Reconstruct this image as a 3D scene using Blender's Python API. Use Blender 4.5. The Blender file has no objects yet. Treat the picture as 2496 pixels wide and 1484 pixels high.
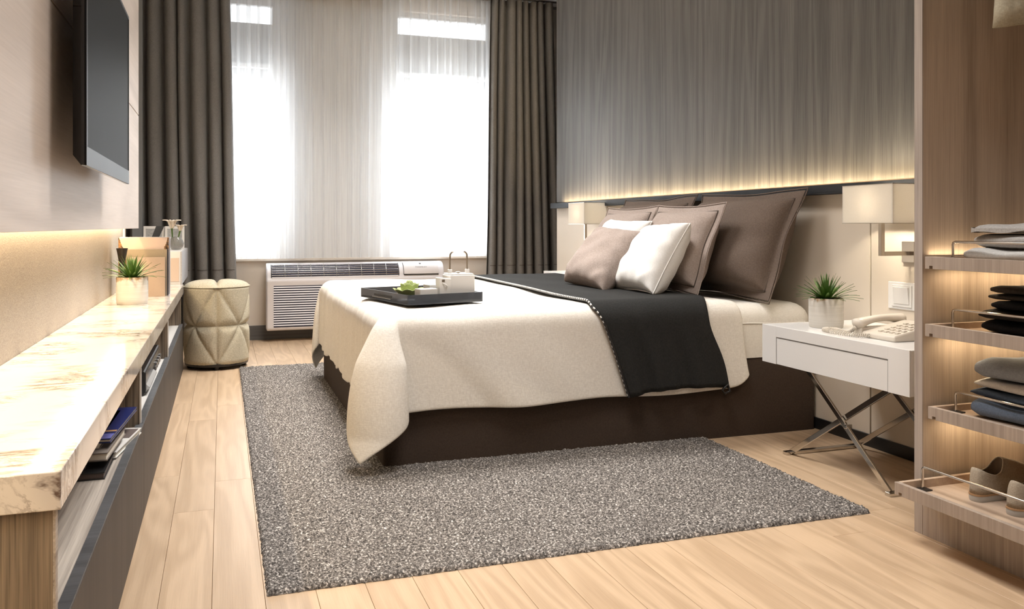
import bpy, bmesh, math, random
import numpy as np
from mathutils import Vector, Matrix
random.seed(7)
SC = bpy.context.scene
C = SC.collection
PI = math.pi

# ------------------------------------------------------------------ camera, world, light, exposure
cam_d = bpy.data.cameras.new('camera')
cam = bpy.data.objects.new('camera', cam_d); C.objects.link(cam)
cam.location = (0, 0, 1.0)
cam.rotation_euler = (PI/2, 0, -math.atan(707/2051))
cam_d.sensor_fit = 'HORIZONTAL'; cam_d.sensor_width = 36.0
cam_d.lens = 36.0*2051/2496
cam_d.shift_y = -192/2496
cam_d.clip_start = 0.02
SC.camera = cam
SC.view_settings.view_transform = 'Standard'
SC.view_settings.look = 'None'
SC.view_settings.gamma = 1.0
SC.view_settings.use_curve_mapping = False
SC.view_settings.exposure = 0.30
SC.cycles.use_denoising = True
SC.cycles.use_light_tree = False
SC.cycles.adaptive_threshold = 0.02
SC.cycles.max_bounces = 6
SC.cycles.diffuse_bounces = 4
SC.cycles.transparent_max_bounces = 8
SC.cycles.sample_clamp_indirect = 6.0
SC.cycles.caustics_reflective = False
SC.cycles.caustics_refractive = False

world = bpy.data.worlds.new('overcast_sky'); SC.world = world
world.use_nodes = True
bgn = world.node_tree.nodes['Background']
bgn.inputs[0].default_value = (0.93, 0.97, 1.0, 1)
bgn.inputs[1].default_value = 2.4

def area_light(name, loc, rot, sx, sy, power, col, spread=180):
    d = bpy.data.lights.new(name, 'AREA'); d.shape = 'RECTANGLE'; d.size = sx; d.size_y = sy
    d.energy = power; d.color = col; d.spread = math.radians(spread)
    o = bpy.data.objects.new(name, d); C.objects.link(o); o.location = loc; o.rotation_euler = rot
    return o
WARM = (1.0, 0.80, 0.55); SOFT = (1.0, 0.90, 0.78); NEUT = (1.0, 0.975, 0.945)
# recessed ceiling panel lamps (their housings are built with the ceiling below)
CEIL = 3.15
CEIL_LAMPS = [(0.95, 0.5, 15), (0.95, 2.3, 21), (0.95, 4.3, 36), (0.95, 6.1, 25)]
for cx, cy, pw in CEIL_LAMPS:
    area_light('ceiling_lamp_light', (cx, cy, CEIL-0.02), (0, 0, 0), 0.9, 0.9, pw, NEUT, 104)
# daylight entering by the two window bays
for wx0, wx1 in ((-0.02, 0.42), (1.52, 2.42)):
    area_light('window_daylight', ((wx0+wx1)/2, 7.95, 1.6), (-PI/2, 0, 0), wx1-wx0, 1.5, 20*(wx1-wx0)/0.5, (0.95, 0.98, 1.0))

# ------------------------------------------------------------------ scene helpers
def tag(o, label=None, cat=None, group=None, kind=None):
    if label: o['label'] = label
    if cat: o['category'] = cat
    if group: o['group'] = group
    if kind: o['kind'] = kind
    return o
def thing(name, label, cat, loc=(0, 0, 0), rot=(0, 0, 0), group=None):
    o = bpy.data.objects.new(name, None); C.objects.link(o)
    o.location = loc; o.rotation_euler = rot; o.empty_display_size = 0.05
    return tag(o, label, cat, group)
def origin(p):
    v = Vector((0, 0, 0))
    while p is not None:
        v += Vector(p.location); p = p.parent
    return v
class MB:
    """collects shapes (world coordinates, or the parent's own when local=True) into ONE mesh"""
    def __init__(s, local=False):
        s.v = []; s.f = []; s.local = local
    def add(s, vs, fs):
        n = len(s.v); s.v += [tuple(p) for p in vs]; s.f += [tuple(i+n for i in f) for f in fs]; return s
    def box(s, x0, x1, y0, y1, z0, z1):
        return s.add([(x0,y0,z0),(x1,y0,z0),(x1,y1,z0),(x0,y1,z0),(x0,y0,z1),(x1,y0,z1),(x1,y1,z1),(x0,y1,z1)],
                     [(0,3,2,1),(4,5,6,7),(0,1,5,4),(1,2,6,5),(2,3,7,6),(3,0,4,7)])
    def prism(s, poly, a0, a1, axis):
        """polygon of 2D points extruded along an axis; (p,q) are the other two axes in xyz order"""
        def mk(p, q, a): return (a,p,q) if axis == 'x' else (p,a,q) if axis == 'y' else (p,q,a)
        n = len(poly)
        vs = [mk(p,q,a0) for p,q in poly]+[mk(p,q,a1) for p,q in poly]
        return s.add(vs, [tuple(range(n))[::-1], tuple(range(n,2*n))]+[(i,(i+1)%n,n+(i+1)%n,n+i) for i in range(n)])
    def lathe(s, prof, c=(0,0), n=32, cap=True):
        vs = []; fs = []
        for r, z in prof:
            for k in range(n):
                a = 2*PI*k/n; vs.append((c[0]+r*math.cos(a), c[1]+r*math.sin(a), z))
        for j in range(len(prof)-1):
            for k in range(n):
                k2 = (k+1)%n; fs.append((j*n+k, j*n+k2, (j+1)*n+k2, (j+1)*n+k))
        if cap:
            fs.append(tuple(range(n))[::-1]); m = (len(prof)-1)*n; fs.append(tuple(range(m, m+n)))
        return s.add(vs, fs)
    def tube(s, pts, r, n=8, closed=False):
        pts = [Vector(p) for p in pts]; m = len(pts); vs = []; fs = []
        rr = r if hasattr(r, '__len__') else [r]*m
        prev = None
        for i, p in enumerate(pts):
            a = pts[(i-1)%m] if (closed or i > 0) else p
            b = pts[(i+1)%m] if (closed or i < m-1) else p
            t = (b-a).normalized() if (b-a).length > 1e-9 else Vector((0,0,1))
            if prev is None:
                u = t.cross(Vector((0,0,1)))
                if u.length < 1e-3: u = t.cross(Vector((1,0,0)))
            else:
                u = prev - t*prev.dot(t)
            u.normalize(); prev = u; w = t.cross(u)
            for k in range(n):
                an = 2*PI*k/n; vs.append(p+(u*math.cos(an)+w*math.sin(an))*rr[i])
        for i in range(m if closed else m-1):
            for k in range(n):
                k2 = (k+1)%n; i2 = (i+1)%m
                fs.append((i*n+k, i*n+k2, i2*n+k2, i2*n+k))
        if not closed: fs += [tuple(range(n))[::-1], tuple(range((m-1)*n, m*n))]
        return s.add(vs, fs)
    def grid(s, nu, nv, fn, closed_u=False):
        vs = [fn(i, j) for j in range(nv) for i in range(nu)]
        fs = []
        for j in range(nv-1):
            for i in range(nu if closed_u else nu-1):
                i2 = (i+1)%nu
                fs.append((j*nu+i, j*nu+i2, (j+1)*nu+i2, (j+1)*nu+i))
        return s.add(vs, fs)
    def build(s, name, mat, parent=None, bev=0, seg=2, smooth=0, sub=0, solid=0, label=None):
        off = Vector((0,0,0)) if (s.local or parent is None) else origin(parent)
        me = bpy.data.meshes.new(name)
        me.from_pydata([(v[0]-off.x, v[1]-off.y, v[2]-off.z) for v in s.v], [], s.f)
        o = bpy.data.objects.new(name, me); C.objects.link(o)
        me.materials.append(mat)
        if parent is not None: o.parent = parent
        if smooth:
            me.polygons.foreach_set('use_smooth', [True]*len(me.polygons))
            if smooth < 180: me.set_sharp_from_angle(angle=math.radians(smooth))
        if solid:
            m = o.modifiers.new('solid', 'SOLIDIFY'); m.thickness = solid; m.offset = 0
        if bev:
            m = o.modifiers.new('bevel', 'BEVEL'); m.width = bev; m.segments = seg; m.limit_method = 'ANGLE'
            m.angle_limit = math.radians(40)
        if sub:
            m = o.modifiers.new('sub', 'SUBSURF'); m.levels = sub; m.render_levels = sub
        if label: o['label'] = label
        return o
def bx(*a): return MB().box(*a)
def struct(o): o['kind'] = 'structure'; return o
def copy_tree(o, parent=None):
    c = o.copy(); C.objects.link(c)
    if parent is not None: c.parent = parent
    for ch in list(o.children): copy_tree(ch, c)
    return c

# ------------------------------------------------------------------ materials
class NT:
    def __init__(s, name):
        s.m = bpy.data.materials.new(name); s.m.use_nodes = True
        s.t = s.m.node_tree; s.n = s.t.nodes; s.b = s.n['Principled BSDF']; s.out = s.n['Material Output']
    def new(s, ty, **kw):
        n = s.n.new(ty)
        for k, v in kw.items(): setattr(n, k, v)
        return n
    def lk(s, a, b): s.t.links.new(a, b)
    def coords(s, scale=(1,1,1), rnd=False, rot=(0,0,0)):
        tc = s.new('ShaderNodeTexCoord'); mp = s.new('ShaderNodeMapping')
        mp.inputs['Scale'].default_value = scale; mp.inputs['Rotation'].default_value = rot
        if rnd:
            oi = s.new('ShaderNodeObjectInfo'); ad = s.new('ShaderNodeVectorMath', operation='MULTIPLY_ADD')
            cb = s.new('ShaderNodeCombineXYZ')
            for i in range(3): s.lk(oi.outputs['Random'], cb.inputs[i])
            ad.inputs[1].default_value = (37.0, 23.0, 11.0)
            s.lk(cb.outputs[0], ad.inputs[0]); s.lk(tc.outputs['Object'], ad.inputs[2]); s.lk(ad.outputs[0], mp.inputs[0])
        else: s.lk(tc.outputs['Object'], mp.inputs[0])
        return mp.outputs[0]
    def noise(s, vec, scale=1, detail=3, rough=.5, dist=0):
        n = s.new('ShaderNodeTexNoise'); n.inputs['Scale'].default_value = scale; n.inputs['Detail'].default_value = detail
        n.inputs['Roughness'].default_value = rough; n.inputs['Distortion'].default_value = dist
        s.lk(vec, n.inputs['Vector']); return n.outputs['Fac']
    def math(s, op, a, b=None, clamp=False):
        n = s.new('ShaderNodeMath', operation=op); n.use_clamp = clamp
        for i, q in enumerate((a, b)):
            if q is None: continue
            if isinstance(q, (int, float)): n.inputs[i].default_value = q
            else: s.lk(q, n.inputs[i])
        return n.outputs[0]
    def ramp(s, fac, stops):
        n = s.new('ShaderNodeValToRGB'); e = n.color_ramp.elements
        while len(e) < len(stops): e.new(0.5)
        for el, (p, c) in zip(e, stops):
            el.position = p; el.color = (*c, 1) if len(c) == 3 else c
        s.lk(fac, n.inputs[0]); return n.outputs[0]
    def mix(s, fac, a, b, mode='MIX'):
        n = s.new('ShaderNodeMix', data_type='RGBA', blend_type=mode)
        for i, q in ((0, fac), (6, a), (7, b)):
            if isinstance(q, (int, float)): n.inputs[i].default_value = q
            elif isinstance(q, tuple): n.inputs[i].default_value = (*q, 1)
            else: s.lk(q, n.inputs[i])
        return n.outputs[2]
    def col(s, c):
        if isinstance(c, tuple): s.b.inputs['Base Color'].default_value = (*c, 1)
        else: s.lk(c, s.b.inputs['Base Color'])
    def set(s, rough=.5, metal=0, spec=.5):
        s.b.inputs['Roughness'].default_value = rough; s.b.inputs['Metallic'].default_value = metal
        s.b.inputs['Specular IOR Level'].default_value = spec
    def bump(s, h, strength=.2, dist=.002):
        n = s.new('ShaderNodeBump'); n.inputs['Strength'].default_value = strength; n.inputs['Distance'].default_value = dist
        s.lk(h, n.inputs['Height']); s.lk(n.outputs[0], s.b.inputs['Normal'])
MATS = {}
def plain(name, c, rough=.5, metal=0, var=.08, vs=6, bump=0, bs=200, spec=.5):
    t = NT(name); t.set(rough, metal, spec); v = t.coords()
    if var:
        f = t.noise(v, vs, 3)
        t.col(t.mix(f, tuple(x*(1-var) for x in c), tuple(min(1, x*(1+var)) for x in c)))
    else: t.col(c)
    if bump: t.bump(t.noise(v, bs, 2), bump, .002)
    MATS[name] = t.m; return t.m
def fabric(name, c, c2=None, scale=450, bump=.35, rough=.92, var=.06, sheen=0):
    t = NT(name); t.set(rough, 0, .2); v = t.coords()
    w = t.noise(t.coords((scale, scale, scale*.35)), 1, 1); w2 = t.noise(t.coords((scale*.35, scale*.35, scale)), 1, 1)
    wv = t.math('MULTIPLY', w, w2)
    big = t.noise(v, 5, 2)
    c2 = c2 or tuple(x*.62 for x in c)
    a = t.mix(t.math('MULTIPLY', wv, 2.6, True), c2, c)
    t.col(t.mix(var*2, a, t.mix(big, tuple(x*.6 for x in c), tuple(min(1, x*1.3) for x in c))))
    t.bump(wv, bump, .0012)
    if sheen: t.b.inputs['Sheen Weight'].default_value = sheen
    MATS[name] = t.m; return t.m
def wood(name, light, dark, axis='z', rough=.45, rings=26, ring_amt=.45, pore=150, pore_amt=.6, base=1.3, rnd=False, bump=.15, tone=0, stretch=.12, spec=.5, st2w=None):
    t = NT(name); t.set(rough, 0, spec)
    ax = 'xyz'.index(axis)
    sc = [base]*3; sc[ax] = base*stretch
    v = t.coords(tuple(sc), rnd)
    n1 = t.noise(v, 1, 2, .45, .35)
    ring = t.math('ADD', t.math('MULTIPLY', t.math('SINE', t.math('MULTIPLY', n1, rings*2)), .5), .5)
    sp = [pore]*3; sp[ax] = pore*.018
    st = t.noise(t.coords(tuple(sp), rnd), 1, 3, .6)
    sp2 = [pore*.22]*3; sp2[ax] = pore*.22*.03
    st2 = t.noise(t.coords(tuple(sp2), rnd), 1, 3, .55)
    g = t.math('ADD', t.math('MULTIPLY', ring, ring_amt), t.math('MULTIPLY', st, pore_amt))
    sw_ = 1-ring_amt*.5 if st2w is None else st2w
    g = t.math('ADD', g, t.math('MULTIPLY', st2, sw_))
    g = t.math('SUBTRACT', g, (ring_amt*.5+pore_amt*.5+sw_*.5-.5), True)
    cr = t.ramp(g, [(.15, dark), (.85, light)])
    if rnd and tone:
        oi = t.new('ShaderNodeObjectInfo')
        hs = t.new('ShaderNodeHueSaturation')
        vv = t.math('ADD', t.math('MULTIPLY', oi.outputs['Random'], 2*tone), 1-tone)
        t.lk(vv, hs.inputs['Value']); t.lk(cr, hs.inputs['Color']); cr = hs.outputs[0]
    t.col(cr); t.bump(g, bump, .0015)
    MATS[name] = t.m; return t.m
def emit(name, c, s):
    t = NT(name); t.b.inputs['Base Color'].default_value = (*c, 1)
    t.b.inputs['Emission Color'].default_value = (*c, 1); t.b.inputs['Emission Strength'].default_value = s
    t.m.cycles.emission_sampling = 'NONE'
    MATS[name] = t.m; return t.m
def glassy(name, c, alpha, rough=.05):
    t = NT(name); t.set(rough, 0, .5); t.col(c); t.b.inputs['Alpha'].default_value = alpha
    MATS[name] = t.m; return t.m

m_wallwood = wood('grey_brown_veneer', (.165,.156,.146), (.065,.062,.058), 'z', .55, 30, .26, 200, .95, 3.2, stretch=.06, st2w=.34, spec=.3)
m_tvwood = wood('pale_ash_veneer', (.70,.61,.545), (.52,.445,.39), 'y', .5, 24, .35, 220, .5, 1.8, stretch=.14, st2w=.3, spec=.3)
m_oak = wood('oak_plank', (.585,.425,.282), (.43,.298,.186), 'y', .40, 20, .42, 340, .55, 7.5, rnd=True, tone=.05, stretch=.10, st2w=.40)
m_endwood = wood('brushed_brown_oak', (.36,.28,.20), (.035,.025,.018), 'z', .6, 18, .15, 170, 1.1, 2.0, bump=.5)
m_nichewood = wood('pale_grey_oak', (.62,.56,.49), (.24,.20,.17), 'y', .6, 16, .15, 150, 1.0, 2.0, bump=.4)
m_door = wood('charcoal_veneer', (.075,.064,.057), (.032,.028,.026), 'z', .5, 12, .25, 150, .6, 1.5, spec=.2)
m_doortop = wood('dark_blue_grey_edge', (.11,.115,.125), (.04,.043,.048), 'x', .4, 10, .2, 120, .8, 2)
m_wardedge = wood('taupe_veneer', (.46,.395,.35), (.25,.21,.18), 'z', .5, 10, .2, 300, .7, 3)
m_wardwood = wood('walnut_veneer', (.54,.43,.33), (.28,.212,.158), 'z', .45, 16, .3, 330, .7, 3.5, stretch=.06, st2w=.45)
m_trayfront = wood('taupe_tray_front', (.44,.36,.30), (.25,.20,.165), 'z', .5, 10, .2, 300, .7, 3)
m_traywood = wood('light_tray_wood', (.58,.45,.34), (.36,.26,.19), 'y', .5, 10, .3, 120, .5, 2)
m_beige = plain('beige_wall_panel', (.70,.62,.52), .6, 0, .03, 3, .05, 300)
m_winwall = plain('beige_painted_wall', (.76,.68,.59), .8, 0, .02, 3)
m_white_wall = plain('white_plaster', (.75,.73,.70), .85, 0, .02)
m_ceil = plain('ceiling_paint', (.72,.70,.67), .9, 0, .01)
m_linenwall = fabric('woven_wallcovering', (.43,.395,.355), (.29,.262,.232), 260, .5, .9)
m_base_dark = plain('black_baseboard', (.012,.012,.013), .35, 0, .1)
m_base_grey = wood('grey_baseboard_wood', (.16,.155,.15), (.07,.068,.066), 'x', .5, 8, .3, 90, .6, 2)
m_ledge = plain('black_textured_metal', (.016,.017,.019), .5, 0, .25, 300, .2, 500, .25)
m_joint = plain('oak_joint', (.36,.25,.155), .8, 0, 0)
m_gap = plain('dark_joint', (.05,.035,.025), .8, 0, 0)
m_white = plain('white_lacquer', (.78,.77,.76), .25, 0, .015)
m_white_mat = plain('white_ceramic', (.80,.78,.75), .3, 0, .02)
m_acwhite = plain('air_conditioner_plastic', (.80,.79,.83), .4, 0, .01)
m_acdark = plain('air_conditioner_dark_recess', (.015,.016,.04), .5, 0, .1)
m_chrome = plain('polished_steel', (.62,.59,.55), .13, 1.0, 0)
m_nickel = plain('brushed_nickel', (.45,.40,.34), .28, 1.0, 0)
m_black = plain('black_plastic', (.012,.012,.013), .35, 0, .1)
m_screen = plain('television_screen', (.013,.013,.0125), .45, 0, 0, spec=.015)
m_bezel = plain('television_bezel', (.006,.006,.007), .12, 0, .1)
m_silver = plain('silver_metal', (.5,.5,.51), .25, 1.0, 0)
m_curtain = fabric('taupe_grey_drape', (.235,.226,.216), (.145,.139,.132), 330, .3, .85, .05)
m_curtseam = plain('drape_stitching', (.10,.09,.08), .9, 0, 0)
m_duvet = fabric('cream_waffle_cotton', (.84,.80,.735), (.69,.645,.58), 210, .6, .9, .03)
m_sheet = fabric('ivory_sheet', (.82,.785,.725), (.70,.66,.60), 240, .4, .9, .03)
m_basefab = fabric('dark_brown_upholstery', (.062,.043,.032), (.035,.025,.019), 350, .3, .9)
m_throw = fabric('charcoal_wool', (.028,.028,.027), (.013,.013,.013), 330, .5, .95, .08)
m_pbrown = fabric('taupe_brown_linen', (.165,.125,.102), (.10,.075,.061), 330, .45, .9)
m_ptaupe = fabric('light_taupe_linen', (.40,.33,.295), (.25,.205,.18), 300, .6, .9)
m_pwhite = fabric('white_cotton', (.86,.85,.83), (.74,.73,.71), 330, .25, .85, .03)
m_pouf = fabric('olive_beige_weave', (.60,.545,.42), (.34,.30,.215), 260, .6, .9)
m_green = plain('green_blade', (.075,.15,.028), .45, 0, .5, 25)
m_soil = plain('dark_soil', (.018,.02,.012), .95, 0, .4, 120, .8, 150)
m_shade = None
# ------------------------------------------------------------------ the room
XL, XR, YB, YW = -0.60, 2.78, -1.6, 7.70
floor = struct(bx(-0.80, 3.30, YB, YW, -0.06, -0.010).build('floor', m_joint))
PW, PL = 0.1346, 1.46
pl_mesh = {}
def plank(x, y0, y1):
    L = round(y1-y0, 3)
    if L < 0.03: return
    if L not in pl_mesh:
        o = MB(True).box(0, PW-0.0009, 0, L-0.0009, 0, 0.012).build('plank', m_oak, floor, bev=.0007, seg=1)
        pl_mesh[L] = o
    else:
        s_ = pl_mesh[L]; o = s_.copy(); C.objects.link(o); o.parent = floor
    o.location = (x, y0, -0.012)
row0 = -0.025-6*PW
fixed = {4: 3.62, 5: 3.15, 6: 3.49}
for r in range(31):
    x = row0+r*PW
    if x > 3.28: break
    j = fixed.get(r, YB+((r*0.618+.13*(r%3)) % 1.0)*PL)
    while j > YB: j -= PL
    while j < YW:
        plank(x, max(j, YB), min(j+PL, YW)); j += PL
struct(bx(-0.80, 3.30, YB, YW, CEIL, CEIL+0.08).build('ceiling', m_ceil))
struct(bx(-0.80, 3.30, YB-0.08, YB, 0, CEIL).build('wall_back', m_white_wall))
# television wall, ending before the window bay
struct(bx(-0.72, XL, YB, 5.90, 0, CEIL).build('wall_left', m_linenwall))
struct(bx(-0.88, -0.80, YB, YW, 0, CEIL).build('wall_left_bay', m_winwall))
struct(bx(XL-.004, XL+.012, 5.90, 5.94, 0, CEIL).build('trim_1', m_tvwood))
struct(bx(-0.655, -0.585, 7.10, 7.16, 0, CEIL).build('trim_2', plain('grey_painted_trim', (.19,.195,.20), .6, 0, .02)))
# window wall: apron, lintel, side pieces and centre pier as one wall
ww = MB()
ww.box(-0.80, 3.30, YW, YW+.22, 0, 0.71)
ww.box(-0.80, 3.30, YW, YW+.22, 2.99, CEIL)
ww.box(-0.80, -0.06, YW, YW+.22, 0.71, 2.99)
ww.box(2.46, 3.30, YW, YW+.22, 0.71, 2.99)
struct(ww.build('wall_window', m_winwall))
struct(bx(0.47, 1.50, YW+.02, YW+.22, 0.71, 2.99).build('wall_pier', plain('white_pier_paint', (.80,.80,.79), .8, 0, .01)))
struct(bx(-0.10, 2.50, YW-.035, YW, 0.690, 0.712).build('trim_3', m_winwall, bev=.003))
struct(bx(-0.80, 3.30, YW-.015, YW, 0, 0.125).build('baseboard_window', m_base_grey, bev=.002))
m_frame = plain('window_frame_paint', (.66,.66,.66), .5, 0, .02)
m_blind = NT('pale_grey_blind'); m_blind.set(.9, 0, .1); m_blind.col((.50,.50,.49)); m_blind = m_blind.m
m_glass = glassy('window_pane_glass', (.95,.97,1.0), .06, .02)
for i, (a, b) in enumerate(((-0.06, 0.47), (1.50, 2.46))):
    w = MB(); y0, y1 = YW+.06, YW+.12
    w.box(a, a+.045, y0, y1, .71, 2.99).box(b-.045, b, y0, y1, .71, 2.99).box(a+.045, b-.045, y0, y1, .71, .755)
    w.box(a+.045, b-.045, y0, y1, 2.945, 2.99).box(a+.045, b-.045, y0, y1, 2.395, 2.435)
    wo = struct(w.build('window_%d' % (i+1), m_frame, bev=.003))
    bx(a+.045, b-.045, YW+.088, YW+.092, .755, 2.395).build('pane', m_glass, wo)
    bx(a+.045, b-.045, YW+.088, YW+.092, 2.435, 2.945).build('pane', m_glass, wo)
    bl = MB()
    for z0, z1 in ((2.30, 2.80), (2.955, 2.985)):
        bl.box(a+.01, b-.01, YW+.125, YW+.128, z0, z1)
    bl.build('blind', m_blind, wo, label='pale grey blind behind the upper panes')
# head wall: built out to x = 2.78, returning at the curtain bay
hw = MB(); hw.box(XR+.012, 3.30, YB, 6.86, 0, CEIL)
wr = struct(hw.build('wall_right', m_gap))
struct(bx(3.22, 3.30, 6.86, YW, 0, CEIL).build('wall_right_bay', m_black))
seams = [YB, -0.76, 0.20, 1.157, 2.117, 3.077, 4.037, 4.998, 5.958, 6.86]
for a, b in zip(seams[:-1], seams[1:]):
    if b < 2.0: continue
    bx(XR, XR+.012, a+.004, b-.004, 0.0, 1.155).build('wall_panel', m_beige, wr, bev=.0015)
bx(XR, XR+.012, YB, 6.86, 1.205, CEIL).build('veneer_panel', m_wallwood, wr, label='tall grey-brown wood veneer above the black ledge')
struct(bx(XR-.012, XR, 2.19, 6.86, 0, .055).build('baseboard_right', m_base_dark, bev=.002))
# black ledge hiding the upward light strip
lg = MB(); lg.box(XR-.060, XR+.0, 2.19, 6.86, 1.150, 1.160).box(XR-.060, XR-.052, 2.19, 6.86, 1.160, 1.196)
led = thing('light_ledge', 'long black metal ledge with hidden warm light strip along the bed wall', 'ledge', (XR-.03, 4.5, 1.15))
lg.build('ledge_channel', m_ledge, led, bev=.001)
m_led = emit('warm_light_strip', (1, .78, .48), 10)
bx(XR-.040, XR-.020, 2.22, 6.70, 1.161, 1.168).build('light_strip', m_led, led)
l = area_light('ledge_light', (XR-.030, 4.46, 1.172), (PI, 0, 0), 0.018, 4.46, 20, (1, .76, .45)); 
# ceiling lamps
for i, (cx, cy, pw) in enumerate(CEIL_LAMPS):
    t = thing('ceiling_lamp', 'square recessed ceiling lamp ' + ('nearest the back wall', 'over the floor in front of the rug', 'above the bed', 'nearest the window')[i], 'lamp', (cx, cy, CEIL), group='recessed ceiling lamps')
    fr = MB()
    for x0, x1, y0, y1 in ((-.48,.48,-.48,-.455),(-.48,.48,.455,.48),(-.48,-.455,-.455,.455),(.455,.48,-.455,.455)):
        fr.box(cx+x0, cx+x1, cy+y0, cy+y1, CEIL-.012, CEIL)
    fr.build('frame', m_white, t, bev=.002)
    bx(cx-.455, cx+.455, cy-.455, cy+.455, CEIL-.008, CEIL-.002).build('diffuser', emit('lamp_diffuser', (1, .95, .88), 2.0), t)

# television panel with hidden strip
XP = -0.45
pn = thing('tv_wall_panel', 'pale wood wall panel behind the television with glowing lower edge', 'wall panel', (XP-.02, 2.9, .985))
bx(XP-.025, XP, 0.4, 5.24, .985, 1.626).build('lower_board', m_tvwood, pn, bev=.001)
bx(XP-.025, XP, 0.4, 5.24, 1.632, 3.0).build('upper_board', m_tvwood, pn, bev=.001)
bt = MB()
for y in (0.5, 2.0, 3.6, 5.1): bt.box(XL, XP-.025, y, y+.05, 1.24, 2.95)
bt.build('batten', m_gap, pn)
bx(XL+.002, XL+.016, 0.45, 5.86, 1.205, 1.217).build('light_strip', m_led, pn)
bx(XL+.002, XL+.014, 0.45, 5.86, 1.034, 1.040).build('light_strip', m_led, pn)  # second strip, added only to brighten the wall just below the panel
area_light('panel_light', (XL+.028, 3.15, 1.20), (0, 0, 0), 0.010, 5.4, 13, (1, .74, .42))
area_light('panel_light', (XL+.012, 3.15, 1.03), (0, 0, 0), 0.006, 5.4, 18, (1, .78, .48))  # added grazing light for the wall glow; the one above casts the marble cutoff

# ------------------------------------------------------------------ television console
XF, XD = -0.262, -0.25
units = [(1.548, 3.10, 'nearest the camera with books in its niche'), (3.10, 4.63, 'in the middle with a black player in its niche'), (4.63, 6.14, 'beside the quilted pouf')]
Z0, ZN, ZT = .02, .325, .537
for i, (a, b, w) in enumerate(units):
    t = thing('low_cabinet', 'low wooden cabinet with charcoal door, ' + w, 'cabinet', (-.42, (a+b)/2, 0), group='low cabinets along the television wall')
    th = .046 if i == 0 else .022
    bx(XL+.002, XF, a, a+th, 0, ZT).build('side_panel', m_endwood, t, bev=.001)
    bx(XL+.002, XF, b-.022, b, 0, ZT).build('side_panel', m_endwood, t, bev=.001)
    bx(XL+.002, XL+.012, a+th, b-.022, Z0, ZT).build('back_panel', m_endwood, t)
    bx(XL+.012, XF, a+th, b-.022, ZN-.02, ZN).build('niche_shelf', m_nichewood if i == 0 else m_white_mat, t)
    bx(XL+.012, XF, a+th, b-.022, 0, Z0).build('bottom', m_endwood, t)
    bx(XF, XF+.004, a+.001, a+th*.45, ZN, ZT).build('edge_band', m_nichewood if i == 0 else m_white_mat, t)
    d = bx(XF, XD, a+.002, b-.002, .02, ZN+.004).build('door', m_door, t, bev=.001)
    bx(XF-.012, XD-.001, a+.002, b-.002, ZN+.004, ZN+.008).build('door_top_edge', m_doortop, d)
mt = NT('veined_cream_marble'); mt.set(.08, 0, .5)
v = mt.coords((1.3, 3.2, 1.6), rot=(0, 0, -.5))
n1 = mt.noise(v, 1.5, 7, .62, .9)
vein = mt.math('SUBTRACT', 1, mt.math('MULTIPLY', mt.math('ABSOLUTE', mt.math('SUBTRACT', n1, .5)), 34, False), True)
msk = mt.math('MULTIPLY', mt.math('SUBTRACT', mt.noise(mt.coords(), 3.4, 3), .45), 7, True)
n2 = mt.noise(v, 4.0, 8, .72, .8)
vein2 = mt.math('SUBTRACT', 1, mt.math('MULTIPLY', mt.math('ABSOLUTE', mt.math('SUBTRACT', n2, .5)), 26, False), True)
vt = mt.math('MULTIPLY', mt.math('MAXIMUM', vein, mt.math('MULTIPLY', vein2, .7)), msk)
basec = mt.mix(mt.noise(v, 1.2, 3), (.70,.635,.575), (.76,.72,.68))
mt.col(mt.mix(mt.math('MULTIPLY', vt, .95), basec, (.11,.06,.04)))
m_marble = mt.m
mb = bx(XL+.001, XD+.002, 1.535, 6.16, ZT, .60).build('marble_worktop', m_marble, bev=.002)
tag(mb, 'long polished cream marble worktop with brown veins over the low cabinets', 'worktop')

# raised white drawer box at the window end
t = thing('drawer_box', 'white wall-hung box at the window end of the marble worktop', 'cabinet', (-.43, 6.7, .59))
m_speck = plain('speckled_white_laminate', (.44,.44,.46), .5, 0, .4, 200)
bx(XL+.0, -.268, 6.172, 7.20, .595, .825).build('body', m_white_mat, t, bev=.002)
bx(-.268, -.258, 6.172, 7.20, .597, .823).build('speckled_face', m_speck, t, bev=.001)
bx(-.33, -.277, 6.166, 6.172, .62, .78).build('inset_panel', plain('peach_panel', (.66,.52,.42), .5, 0, .03), t, bev=.001)
bx(-.80, XL, 6.2, 6.9, .62, .80).build('wall_bracket', m_white_mat, t)

# ------------------------------------------------------------------ television
XT = -0.36
tv = thing('television', 'black flat television mounted on the pale wood panel', 'television', (-.40, 3.16, 1.17))
ty0, ty1, tz0, tz1 = 2.60, 3.73, 1.168, 1.845
def rect(y0, y1, z0, z1, x): return [(x,y0,z0),(x,y1,z0),(x,y1,z1),(x,y0,z1)]
s = MB()
s.add(rect(ty0,ty1,tz0,tz1,XT)+rect(ty0,ty1,tz0,tz1,XT-.010)+rect(ty0+.03,ty1-.03,tz0+.03,tz1-.03,XT-.035),
      [(0,1,2,3),(0,4,5,1),(1,5,6,2),(2,6,7,3),(3,7,4,0),(4,8,9,5),(5,9,10,6),(6,10,11,7),(7,11,8,4),(11,10,9,8)])
s.build('housing', m_bezel, tv, bev=.0015)
bx(XT, XT+.0015, ty0+.022, ty1-.012, tz0+.055, tz1-.014).build('screen', m_screen, tv)
bz = MB(); bz.box(XT, XT+.004, ty0, ty1, tz0, tz0+.054).box(XT, XT+.004, ty0, ty1, tz1-.012, tz1)
bz.box(XT, XT+.004, ty0, ty0+.020, tz0+.054, tz1-.012).box(XT, XT+.004, ty1-.010, ty1, tz0+.054, tz1-.012)
bz.build('bezel', plain('textured_gloss_bezel', (.012,.012,.013), .35, 0, .5, 400, .4, 700, .12), tv, bev=.001)
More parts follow.
